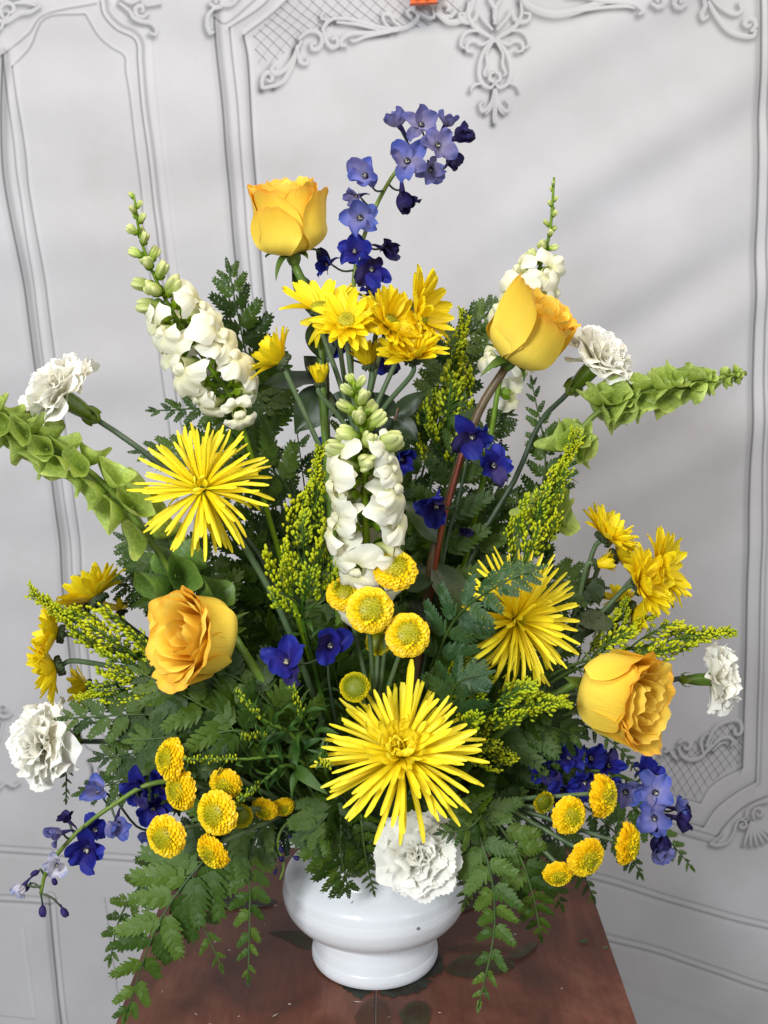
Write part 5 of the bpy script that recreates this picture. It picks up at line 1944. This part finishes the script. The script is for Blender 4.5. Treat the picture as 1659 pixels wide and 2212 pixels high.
build_snap("white snapdragon spike standing in the centre above the button chrysanthemums",
           [root_at(.0, -.01), P(806, 1420, .91), P(794, 1230, .885), P(789, 1080, .87), P(786, 960, .865), P(763, 822, .87)],
           side_ring(.33, .44, 3, 56, 60, .9) + [(.455, -1.2, 62, 0), (.47, 1.2, 62, 0), (.51, -1.35, 66, 0), (.53, 1.3, 64, 0), (.565, -1.2, 66, 0), (.585, 1.35, 66, 0), (.62, -1.3, 64, 0), (.64, 1.15, 66, 0), (.675, -1.2, 64, 0), (.695, 1.3, 60, 0), (.725, -1.1, 56, 0), (.75, 1.2, 50, 0), (.60, 2.9, 66, 0), (.68, 3.3, 66, 0), (.52, 3.0, 66, 0)],
           [(.755, .1, 58, .1), (.775, -1.3, 64, .3), (.785, 1.2, 66, .3), (.81, .3, 48, .4), (.83, -1.1, 48, .5), (.85, 1.3, 46, .5)] + [(0.87 + .0165 * i, i * 2.3, 44 - 2.6 * i, .5 + .1 * i) for i in range(8)],
           60, .87, root=(.0, -.01), seed=5, r0=.0042)

# ---- delphiniums
def delph(label, path, florets, rt, seed, r0=.0026, r1=.0014, stem=None):
    th = thing("delphinium", root_at(*rt), label, "delphinium", "blue delphiniums")
    stem_part(th, path, r0, r1, stem or m_stem, 28, 7)
    for i, (x, y, Y, a, px, kind, op) in enumerate(florets):
        p = P(x, y, Y)
        del_floret(th, p, A(*a), px, Y, kind, seed + i, near(path, p), op)
    return th


pth = [root_at(.0, .03), P(765, 1000, 1.03), P(762, 640, 1.03), P(790, 500, 1.03), P(845, 385, 1.03), P(900, 325, 1.03), P(955, 285, 1.03)]
delph("tall delphinium spike above all other flowers, pale blue and wilting towards its tip", pth, [
    (862, 272, 1.02, (-.3, .75, .35), 36, "lilac", .6), (910, 272, 1.01, (.0, .2, .95), 38, "lilac", .9), (962, 272, 1.03, (.3, .7, .3), 32, "lilac", .4),
    (945, 315, 1.0, (.1, .0, 1), 40, "lilac", 1), (880, 350, 1.0, (-.1, .1, 1), 44, "light", 1), (984, 300, 1.03, (.7, .3, .3), 36, "dark", .4),
    (930, 365, 1.01, (.1, -.5, .7), 36, "lilac", .6), (972, 335, 1.04, (.3, -.5, .2), 32, "dark", .3), (790, 382, 1.0, (-.2, .1, .95), 42, "light", 1), (868, 416, 1.03, (.25, -.75, .1), 40, "dark", .5),
    (774, 424, 1.02, (-.6, -.1, .4), 28, "lilac", .5), (778, 472, 1.0, (.0, .05, 1), 44, "light", 1), (768, 545, 1.0, (-.2, .1, .95), 40, "deep", 1),
    (802, 580, .99, (.1, -.4, .9), 42, "deep", .9), (828, 538, 1.02, (.5, -.1, .3), 34, "dark", .5), (710, 570, 1.02, (-.6, -.3, .5), 32, "deep", .6),
    (800, 634, 1.03, (.2, .3, .6), 26, "deep", .7), (742, 745, 1.0, (-.2, -.2, .9), 36, "deep", .8), (832, 772, 1.01, (.2, -.4, .7), 38, "deep", .7),
    (868, 990, 1.0, (.1, -.3, .8), 40, "deep", .7), (712, 962, 1.0, (-.1, .1, .8), 26, "deep", .6)], (.0, .03), 100)
pth = [root_at(.02, .0), P(955, 1220, .95), P(985, 1100, .95), P(1010, 990, .95), P(1030, 920, .95)]
delph("three deep blue delphinium blooms among the brown rose stems", pth, [
    (1018, 940, .93, (.15, -.45, .8), 50, "deep", .8), (1064, 1006, .93, (.25, .05, .95), 48, "deep", .9), (944, 1090, .93, (-.2, -.5, .75), 48, "deep", .7), (1000, 1150, .97, (.2, .1, .6), 22, "dark", .3)], (.02, .0), 200, .002, .001, m_stem_dark)
pth = [root_at(-.01, -.035), P(735, 1600, .90), P(712, 1480, .885), P(708, 1410, .88)]
delph("pair of deep blue delphinium blooms under the button chrysanthemums in the middle", pth, [
    (622, 1430, .865, (-.25, .2, .85), 56, "deep", .8), (713, 1394, .865, (.1, .05, .97), 52, "deep", .9)], (-.01, -.035), 300, .002, .001, m_stem_dark)
pth = [root_at(.05, -.01), P(1080, 1660, .94), P(1230, 1655, .93), P(1350, 1680, .92), P(1420, 1735, .915), P(1432, 1815, .91)]
delph("delphinium spike bending down under the sideways rose, deep blue turning pale", pth, [
    (1180, 1662, .915, (-.2, .1, .9), 42, "deep", .8), (1212, 1700, .90, (-.1, -.4, .8), 38, "deep", .8), (1228, 1640, .92, (.0, .5, .7), 38, "deep", .9),
    (1275, 1640, .91, (.1, .4, .85), 44, "deep", .9), (1312, 1654, .91, (.3, .2, .8), 40, "deep", .8), (1262, 1688, .90, (.0, -.2, .95), 42, "deep", .9), (1305, 1694, .905, (.1, -.2, .9), 36, "deep", .8),
    (1394, 1668, .91, (.3, .5, .7), 40, "deep", .8), (1352, 1710, .895, (-.2, .0, .95), 42, "light", .9), (1414, 1712, .89, (.15, .2, .95), 46, "light", 1),
    (1412, 1766, .885, (.0, -.05, 1), 46, "light", 1), (1462, 1768, .90, (.85, .1, .4), 40, "dark", .5), (1462, 1748, .905, (.7, .2, .4), 34, "light", .5), (1422, 1806, .89, (.0, -.3, .8), 38, "dark", .7), (1424, 1834, .895, (.1, -.4, .8), 38, "lilac", .6)], (.05, -.01), 400)
pth = [root_at(-.04, -.03), P(480, 1700, .87), P(340, 1690, .85), P(250, 1735, .845), P(165, 1800, .84), P(105, 1872, .84), P(88, 1930, .84)]
dl = delph("delphinium stem drooping past the table edge, wilted buds at its tip", pth, [
    (215, 1712, .84, (-.3, .5, .6), 40, "light", .6), (303, 1700, .855, (-.1, -.1, .9), 48, "deep", .8), (330, 1742, .86, (.2, -.3, .8), 46, "deep", .8), (352, 1700, .86, (.2, .3, .8), 40, "deep", .8),
    (252, 1776, .835, (.0, -.4, .8), 40, "light", .5), (190, 1832, .83, (-.1, -.25, .9), 54, "deep", 1), (205, 1795, .85, (.2, .3, .5), 42, "deep", .7), (132, 1800, .835, (-.6, .2, .6), 36, "lilac", .5), (148, 1775, .85, (-.4, .7, .2), 28, "dark", .4),
    (124, 1868, .83, (.1, .1, .9), 34, "pale", .6), (52, 1912, .835, (-.7, -.4, .4), 30, "pale", .3), (330, 1800, .87, (.0, -.6, .6), 34, "light", .6)], (-.04, -.03), 500)
for (x, y, a, px) in ((92, 1962, (.0, -1, .1), 22), (136, 1966, (.5, -.8, .2), 20), (80, 1884, (-.7, -.3, .2), 17), (60, 1915, (-.6, -.6, .2), 18), (116, 1900, (.3, -.9, .1), 15)):
    p = P(x, y, .84)
    b_ = put("bud", DBUD, dl, at(p, frame(A(*a)), S(px, .84)))
    stem_part(dl, [near(pth, p), (near(pth, p) + p) / 2 + Vector((0, 0, .004)), p - A(*a) * S(px, .84) * .4], .001, .0008, m_stem_dark, 7, 5, "flower_stalk")
pth = [root_at(-.035, -.045), P(672, 1752, .87), P(618, 1780, .865), P(600, 1820, .86), P(613, 1868, .86), P(605, 1900, .86)]
wl = thing("delphinium", root_at(-.035, -.045), "bare delphinium tip with dried dark buds hanging against the vase", "delphinium", "blue delphiniums")
stem_part(wl, pth, .0016, .0010, m_stem, 20, 6)
for (x, y, a, px) in ((632, 1775, (.2, -1, .2), 13), (648, 1782, (.5, -.8, .2), 12), (626, 1808, (.5, -.7, .2), 14), (606, 1830, (.2, -1, .2), 14), (607, 1850, (.1, -1, .2), 14), (590, 1860, (-.9, -.2, .2), 14), (637, 1852, (.8, -.2, .3), 14), (596, 1880, (-.3, -.9, .1), 11)):
    p = P(x, y, .86)
    put("bud", DBUD, wl, at(p, frame(A(*a)), S(px, .86)))
    stem_part(wl, [near(pth, p), (near(pth, p) + p) / 2 + Vector((0, 0, .003)), p], .0007, .0006, m_stem_dark, 6, 5, "flower_stalk")

# ---- bells of Ireland
build_bells("bells of ireland stem leaving the picture below the white carnation", [root_at(-.02, .0), P(500, 1400, .93), P(385, 1255, .915), P(290, 1120, .905), P(195, 1020, .90), P(80, 955, .89), P(-40, 880, .885)],
            [(.26, 60, 3, .1), (.345, 70, 4, .1), (.45, 64, 3, .2), (.535, 60, 4, .25), (.615, 54, 4, .3), (.685, 50, 4, .35), (.75, 48, 4, .4), (.81, 46, 4, .45), (.865, 44, 5, .5), (.92, 42, 5, .55), (.97, 40, 5, .6)], .90, root=(-.02, 0), seed=3, dark_until=.42)
build_bells("bells of ireland stem arching past the carnation to a tight tip against the cloth", [root_at(.03, .01), P(1080, 1330, .96), P(1180, 1110, .97), P(1238, 955, .975), P(1320, 872, .975), P(1450, 838, .975), P(1612, 806, .975)],
            [(.335, 54, 6, .35), (.485, 48, 7, .3), (.51, 40, 4, .3), (.64, 46, 6, .35), (.67, 42, 5, .4), (.70, 40, 4, .4), (.755, 38, 4, .5), (.80, 44, 5, .6), (.845, 38, 5, .7), (.885, 32, 6, .9), (.92, 22, 6, 1.1), (.95, 18, 6, 1.2), (.975, 13, 6, 1.3), (.99, 10, 6, 1.4)], .975, root=(.03, .01), seed=4)

# ---- goldenrod
build_goldenrod("tall goldenrod plume standing beside the central snapdragon", [root_at(-.01, -.01), P(672, 1420, .90), P(656, 1260, .885), P(686, 1005, .88)], .88, 17, 82, 1, (-.01, -.01), t0=.46, leaves=16, spread=1.1)
build_goldenrod("goldenrod plume between the daisy chrysanthemums and the rose with the curled petal", [root_at(.01, .03), P(945, 1180, 1.0), P(968, 950, 1.0), P(998, 728, 1.0)], 1.0, 18, 72, 2, (.01, .03), t0=.48, leaves=16)
build_goldenrod("goldenrod plume in front of the bells of ireland above the sideways spider chrysanthemum", [root_at(.03, .0), P(1085, 1330, .94), P(1150, 1170, .935), P(1232, 975, .93)], .93, 16, 66, 3, (.03, 0), t0=.52, leaves=10, spread=.8)
build_goldenrod("goldenrod plume over the yellow daisies behind the widest rose", [root_at(-.04, -.01), P(450, 1530, .91), P(300, 1420, .90), P(108, 1305, .88)], .89, 18, 78, 4, (-.04, -.01), t0=.42, leaves=12)
build_goldenrod("low goldenrod plume reaching between the yellow daisies and the fern", [root_at(-.04, -.02), P(460, 1560, .91), P(330, 1490, .90), P(205, 1500, .89)], .89, 9, 62, 5, (-.04, -.02), t0=.52, leaves=8)
build_goldenrod("goldenrod plume pointing at the sideways carnation above the lying rose", [root_at(.05, .01), P(1150, 1490, .97), P(1330, 1410, .965), P(1548, 1368, .96)], .96, 16, 72, 6, (.05, .01), t0=.50, leaves=10)
build_goldenrod("short goldenrod tip standing between the right spray of daisies and the lying rose", [root_at(.05, .015), P(1160, 1500, .98), P(1290, 1420, .975), P(1338, 1335, .97)], .97, 8, 52, 7, (.05, .015), t0=.62, leaves=6)
build_goldenrod("goldenrod plume beside the petals of the largest spider chrysanthemum", [root_at(.03, -.03), P(960, 1620, .89), P(1045, 1540, .87), P(1168, 1520, .86)], .865, 14, 74, 8, (.03, -.03), t0=.46, leaves=8)
build_goldenrod("dark goldenrod plume tucked behind the side of the largest spider chrysanthemum", [root_at(.03, -.035), P(950, 1640, .90), P(1010, 1610, .885), P(1060, 1625, .88)], .88, 9, 58, 9, (.03, -.035), t0=.50, leaves=4, green=True)
build_goldenrod("small goldenrod tip under the bluish fern frond", [root_at(.025, -.02), P(940, 1600, .91), P(985, 1510, .90), P(1008, 1440, .895)], .90, 8, 50, 10, (.025, -.02), t0=.55, leaves=5, green=True)

# ---- leafy green shoots
for i, (pts, lab) in enumerate([
        ([P(650, 1610, .84), P(570, 1555, .825), P(507, 1488, .82)], "leafy green shoot rising under the pair of blue blooms"),
        ([P(660, 1650, .845), P(520, 1640, .825), P(394, 1640, .81)], "leafy green shoot lying level, its tip touching a button chrysanthemum"),
        ([P(690, 1620, .85), P(655, 1550, .84), P(632, 1480, .83)], "leafy green shoot with long curved leaves next to the largest spider chrysanthemum"),
        ([P(640, 1660, .84), P(565, 1690, .82), P(500, 1745, .81)], "leafy green shoot bending down over the button chrysanthemums"),
        ([P(700, 1640, .835), P(690, 1645, .82), P(715, 1655, .79)], "short leafy green tip lying on the petals of the largest spider chrysanthemum"),
        ([P(640, 1610, .86), P(580, 1590, .845), P(520, 1590, .83)], "leafy green shoot between the dark ferns and the level shoot")]):
    build_leafy(lab, [root_at(-.02 - .004 * i, -.04)] + pts, .83, 78 if i != 4 else 36, 24, 20 + i, (-.02 - .004 * i, -.04))

# ---- broad rose leaves on woody stems
build_leafstem("dark rose leaves under the topmost rose and daisies", [root_at(-.01, .03), P(715, 1050, 1.0), P(705, 800, 1.0), P(680, 650, 1.0)], [
    (.93, A(-.35, .75, .1), TOW + RIGHT * .5, 118, 26), (.90, A(.2, -1, .2), TOW, 100, 34), (.62, A(-.95, .10, .15), TOW * .6 + UP, 150, 46), (.60, A(-.55, -.75, .2), TOW, 120, 42), (.66, A(-.6, .55, .1), TOW, 70, 24), (.55, A(.7, -.2, .2), TOW, 90, 30)], 1.0, seed=2)
build_leafstem("dark rose leaves on a reddish stem in the middle of the bouquet", [root_at(.02, .01), P(932, 1270, .95), P(960, 1120, .95), P(1003, 962, .955)], [
    (.36, A(-.95, .0, .3), TOW * .7 + UP * .7, 118, 44), (.33, A(-.5, -.8, .3), TOW, 80, 34), (.40, A(.62, -.75, .3), TOW * .8 + RIGHT * .4, 160, 38), (.52, A(-.6, .75, .2), TOW + RIGHT * .5, 130, 26), (.30, A(.9, -.3, .3), TOW + UP, 110, 40)], .95, seed=3, stem_mat=m_stem_red)
build_leafstem("dark wavy leaves beside the shaded stems under the daisies", [root_at(.0, .02), P(830, 1080, .99), P(850, 930, .99), P(860, 880, .99)], [
    (.9, A(-.7, .4, .2), TOW, 90, 22), (.85, A(.6, .5, .2), TOW, 84, 20), (.75, A(-.6, -.3, .3), TOW, 80, 24), (.8, A(.5, -.5, .3), TOW, 76, 22), (.6, A(-.9, .1, .2), TOW + UP, 80, 24)], .99, seed=4)

# ---- leatherleaf ferns that can be told apart
FR = [  # label, points after the foam, width, kind, pairs, start, droop
    ("tall fern frond standing beside the snapdragon with the curved tip", [(600, 1050, 1.02), (545, 830, 1.03), (492, 570, 1.02)], 108, "dark", 10, .46, 0),
    ("narrow fern frond pointing level at the panel moulding under the curved snapdragon", [(640, 1080, 1.01), (520, 900, 1.0), (322, 886, .98)], 62, "dark", 10, .50, 0),
    ("fern frond spreading behind the top petals of the drooping spider chrysanthemum", [(650, 1120, 1.0), (500, 985, .97), (290, 975, .95)], 92, "dark", 10, .42, 0),
    ("fern frond beside the rose with the curled petal, reaching for its base", [(930, 1050, 1.02), (980, 780, 1.03), (1082, 642, 1.03)], 78, "dark", 10, .46, 0),
    ("fern frond behind the goldenrod between daisies and blue blooms", [(900, 1100, 1.03), (940, 920, 1.04), (950, 760, 1.04)], 80, "dark", 9, .42, 0),
    ("slim fern frond along the stem of the carnation behind the bells of ireland", [(1070, 1300, 1.0), (1175, 1040, 1.0), (1148, 815, 1.0)], 58, "dark", 11, .46, 0),
    ("fern frond under the arching bells of ireland, tip against the cloth", [(1060, 1350, 1.0), (1150, 1130, 1.01), (1245, 965, 1.01)], 64, "dark", 9, .48, 0),
    ("shaded fern frond behind the brown rose stems", [(960, 1300, 1.02), (1030, 1130, 1.03), (1112, 1060, 1.03)], 78, "dark", 9, .40, 0),
    ("small fern frond pointing at the shadow below the rose with the curled petal", [(970, 1150, 1.02), (1040, 960, 1.03), (1105, 888, 1.03)], 56, "dark", 8, .48, 0),
    ("fern frond behind the sideways spider chrysanthemum, tip near the daisy bud", [(1060, 1450, .99), (1170, 1270, .98), (1300, 1268, .98)], 88, "dark", 9, .48, 0),
    ("bluish fern frond lying in front of the sideways spider chrysanthemum", [(925, 1500, .88), (975, 1350, .86), (1070, 1268, .835), (1166, 1226, .83)], 84, "blue", 9, .36, .1),
    ("bluish fern frond hanging beside the lowest button chrysanthemum of the middle cluster", [(960, 1560, .87), (985, 1480, .85), (1050, 1455, .84)], 84, "blue", 8, .30, .02),
    ("curly shadowed fern frond sticking out under the bells of ireland", [(520, 1420, .97), (390, 1240, .97), (262, 1160, .97)], 100, "dark", 10, .46, .1),
    ("fern frond between the upper daisies and the widest rose", [(500, 1480, .96), (400, 1290, .97), (238, 1258, .97)], 96, "dark", 10, .46, .1),
    ("broad flat fern frond pointing at the large white carnation", [(560, 1590, .89), (380, 1545, .88), (130, 1552, .87)], 112, "dark", 11, .40, .05),
    ("fern frond below the stem of the large white carnation", [(560, 1630, .90), (400, 1615, .89), (205, 1640, .88)], 104, "dark", 11, .38, .05),
    ("fern frond reaching over the drooping blue delphinium", [(560, 1680, .90), (380, 1660, .90), (165, 1715, .90)], 104, "dark", 11, .40, .1),
    ("thin dark fern tip hanging straight down below the large white carnation", [(420, 1640, .93), (200, 1560, .93), (150, 1610, .93), (142, 1738, .93)], 30, "dark", 10, .60, .1),
    ("dark glossy fern frond fanning out under the widest rose", [(560, 1600, .87), (430, 1520, .85), (300, 1450, .85)], 118, "dark", 9, .30, .1),
    ("dark glossy fern frond pointing down towards the button chrysanthemums", [(560, 1600, .86), (430, 1590, .845), (285, 1600, .84)], 110, "dark", 10, .30, .1),
    ("shaded fern frond right under the petals of the widest rose", [(620, 1570, .88), (520, 1470, .875), (420, 1440, .87)], 100, "dark", 8, .30, .1),
    ("fern frond with broad lobes behind the lying rose stem", [(1010, 1620, .93), (1120, 1560, .92), (1255, 1590, .92)], 112, "dark", 9, .34, .1),
    ("fern frond dropping below the delphinium that bends down", [(1060, 1680, .94), (1280, 1700, .95), (1400, 1770, .95), (1500, 1880, .95)], 76, "bright", 11, .42, .1),
    ("fern frond with a thin tip behind the button chrysanthemums by the table corner", [(1050, 1700, .93), (1220, 1720, .94), (1330, 1800, .94), (1388, 1895, .94)], 64, "dark", 10, .40, .1),
    ("dark fern frond hanging past the table corner", [(1040, 1720, .92), (1170, 1780, .93), (1240, 1850, .93), (1285, 1945, .93)], 66, "dark", 10, .36, .02),
    ("thin fern stalk with fine leaflets under the lying rose", [(1080, 1640, .94), (1220, 1560, .95), (1330, 1610, .95), (1390, 1690, .95)], 34, "dark", 12, .40, .1),
    ("fern frond hanging over the table with its pointed tip just clear of the boards", [(985, 1740, .87), (1050, 1850, .835), (1068, 2000, .82), (1033, 2178, .80)], 98, "bright", 10, .28, .02),
    ("fern frond drooping from the carnation in front of the vase towards the table corner", [(1010, 1730, .87), (1110, 1830, .85), (1150, 1930, .84), (1168, 2025, .84)], 86, "dark", 10, .26, .02),
    ("fern frond beside the vase in the shade of the button chrysanthemums", [(1010, 1740, .90), (1110, 1790, .90), (1180, 1880, .90), (1215, 1960, .90)], 80, "dark", 9, .28, .02),
    ("pale underside of a fern frond tucked against the vase wall", [(990, 1770, .89), (1020, 1860, .885), (1000, 1960, .88)], 62, "bright", 8, .36, .02),
    ("short fern frond lying on the white carnation in front of the vase", [(1030, 1760, .845), (1010, 1790, .825), (950, 1800, .815)], 52, "dark", 7, .34, .1),
    ("short dark fern frond hanging down the front of the vase", [(735, 1740, .86), (735, 1830, .85), (752, 1922, .855)], 118, "dark", 9, .24, .02),
    ("narrow dark fern tip beside the carnation in front of the vase", [(780, 1760, .855), (790, 1850, .85), (808, 1930, .855)], 44, "dark", 9, .36, .02),
    ("long arching bright fern frond reaching far below the table edge", [(560, 1760, .88), (440, 1860, .85), (340, 2000, .83), (268, 2205, .81)], 150, "bright", 10, .34, .02),
    ("fern frond in front of the bare table beside the long arching frond", [(540, 1790, .87), (450, 1850, .86), (430, 1960, .85), (480, 2095, .84)], 84, "bright", 8, .32, .02),
    ("fern frond hanging straight down between the arching frond and the vase", [(600, 1765, .875), (545, 1830, .86), (540, 1950, .85), (536, 2122, .83)], 84, "bright", 10, .32, .02),
    ("fern frond behind the long arching frond, dark against the cloth", [(520, 1800, .90), (380, 1840, .89), (270, 1960, .88), (236, 2080, .87)], 74, "dark", 10, .34, .02),
    ("small fern frond between the blue delphinium and the table corner", [(520, 1770, .90), (400, 1800, .90), (320, 1830, .90)], 62, "dark", 9, .34, .02),
    ("fern frond showing between the hanging button chrysanthemums and the vase", [(640, 1770, .89), (620, 1800, .88), (560, 1850, .88)], 56, "blue", 8, .32, .02),
    ("dark fern frond between the largest spider chrysanthemum and the vase rim", [(740, 1720, .86), (700, 1770, .845), (668, 1800, .84)], 96, "dark", 8, .26, .02),
    ("dark fern frond above the carnation that hangs in front of the vase", [(880, 1720, .865), (960, 1760, .85), (1060, 1770, .845)], 78, "dark", 8, .26, .02),
]
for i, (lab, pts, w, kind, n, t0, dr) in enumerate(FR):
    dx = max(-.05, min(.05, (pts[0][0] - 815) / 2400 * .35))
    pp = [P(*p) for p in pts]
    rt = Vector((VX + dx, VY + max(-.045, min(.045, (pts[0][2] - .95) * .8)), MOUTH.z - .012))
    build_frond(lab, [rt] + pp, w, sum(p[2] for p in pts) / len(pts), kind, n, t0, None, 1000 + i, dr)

# ---- the many shaded fronds deep inside that only fill the gaps
fr = random.Random(99)
FILL = [(300, 1480), (260, 1560), (360, 1480), (300, 1640), (420, 1540), (360, 1620), (250, 1680), (440, 1700), (1230, 1560), (1180, 1520), (1280, 1640), (1130, 1620), (1200, 1680), (1230, 1350), (1180, 1250), (700, 1760), (1080, 1760), (960, 1720),(470, 1060), (500, 960), (560, 920), (600, 1000), (620, 1120), (680, 1060), (700, 960), (840, 960), (910, 900), (980, 1040), (1060, 1060), (1100, 1160), (1040, 1260), (560, 1230), (860, 1180), (1080, 960), (1000, 860), (330, 1280), (390, 1340),(500, 1330), (600, 1400), (680, 1430), (760, 1400), (560, 1560), (640, 1560), (700, 1240), (880, 1120), (940, 1080), (960, 1440), (860, 1420), (880, 1600), (1000, 1580), (1100, 1640), (740, 1640), (520, 1660), (1140, 1560), (600, 1180), (520, 1140), (1040, 1120),(560, 1330), (640, 1250), (720, 1150), (800, 1180), (880, 1290), (960, 1360), (1060, 1180), (1120, 1250), (1040, 1440), (620, 1480), (520, 1260), (460, 1420), (700, 1340), (840, 1480), (920, 1540),
        (1120, 1440), (1180, 1400), (1190, 1620), (1120, 1700), (400, 1660), (330, 1560), (470, 1600), (560, 1020), (640, 920), (740, 880), (860, 880), (900, 1010), (560, 1150), (640, 1090), (1010, 1280), (900, 1180), (1000, 1700), (680, 1660), (600, 1680), (1240, 1480), (430, 1360), (1060, 1560), (770, 1560), (700, 1520), (980, 1480)]
USED = set()
ANCH = [(620, 460, "the topmost rose"), (1140, 700, "the rose with the curled petal"), (410, 1350, "the widest open rose"), (1350, 1510, "the lying rose"), (790, 1080, "the central snapdragon"),
        (440, 780, "the snapdragon with the curved tip"), (440, 1058, "the drooping spider chrysanthemum"), (1130, 1330, "the sideways spider chrysanthemum"), (868, 1635, "the largest spider chrysanthemum"),
        (800, 1300, "the middle button chrysanthemums"), (1260, 1790, "the button chrysanthemums by the table corner"), (440, 1730, "the button chrysanthemums over the drooping delphinium"),
        (665, 1410, "the pair of deep blue blooms"), (1010, 1000, "the three blue blooms on brown stems"), (820, 690, "the upper daisies"), (690, 800, "the smallest daisy bud"), (680, 1150, "the tall goldenrod plume"),
        (1190, 1080, "the goldenrod by the bells of ireland"), (990, 850, "the goldenrod beside the upper daisies"), (560, 1600, "the leafy level shoot"), (905, 1850, "the carnation over the vase"), (220, 1400, "the goldenrod over the outer daisies"),
        (340, 1200, "the dark green bells"), (1250, 930, "the pale green bells"), (1240, 1660, "the delphinium that bends down"), (1090, 1510, "the goldenrod beside the largest spider chrysanthemum"), (600, 770, "the lone side daisy"), (870, 1170, "the broad rose leaves")]
for i, (x, y) in enumerate(FILL):
    Y = fr.uniform(.90, 1.06) if y > 1300 else fr.uniform(.98, 1.08)
    dx = max(-.05, min(.05, (x - 815) / 2400 * .3))
    rt = Vector((VX + dx, VY + fr.uniform(-.02, .045), MOUTH.z - .012))
    tip = P(x, y, Y)
    mid = (rt + tip) / 2 + Vector((dx * .2, fr.uniform(0, .02), .02))
    nm_ = None
    size = "broad" if fr.random() < .5 else "narrow"
    for (ax_, ay_, an) in sorted(ANCH, key=lambda q: (q[0] - x) ** 2 + (q[1] - y) ** 2):
        dy_, dx_ = y - ay_, x - ax_
        rel = "just below" if dy_ > abs(dx_) else ("just above" if -dy_ > abs(dx_) else ("on the vase side of" if (810 - ax_) * dx_ > 0 else "on the outer side of"))
        lab = "shaded fern frond ending " + rel + " " + an
        if lab not in USED:
            USED.add(lab)
            nm_ = lab
            break
    if nm_ is None:
        an = min(ANCH, key=lambda q: (q[0] - x) ** 2 + (q[1] - y) ** 2)[2]
        for an in [q[2] for q in sorted(ANCH, key=lambda q: (q[0] - x) ** 2 + (q[1] - y) ** 2)]:
            nm_ = "innermost shaded fern frond tucked far behind " + an
            if nm_ not in USED:
                break
        USED.add(nm_)
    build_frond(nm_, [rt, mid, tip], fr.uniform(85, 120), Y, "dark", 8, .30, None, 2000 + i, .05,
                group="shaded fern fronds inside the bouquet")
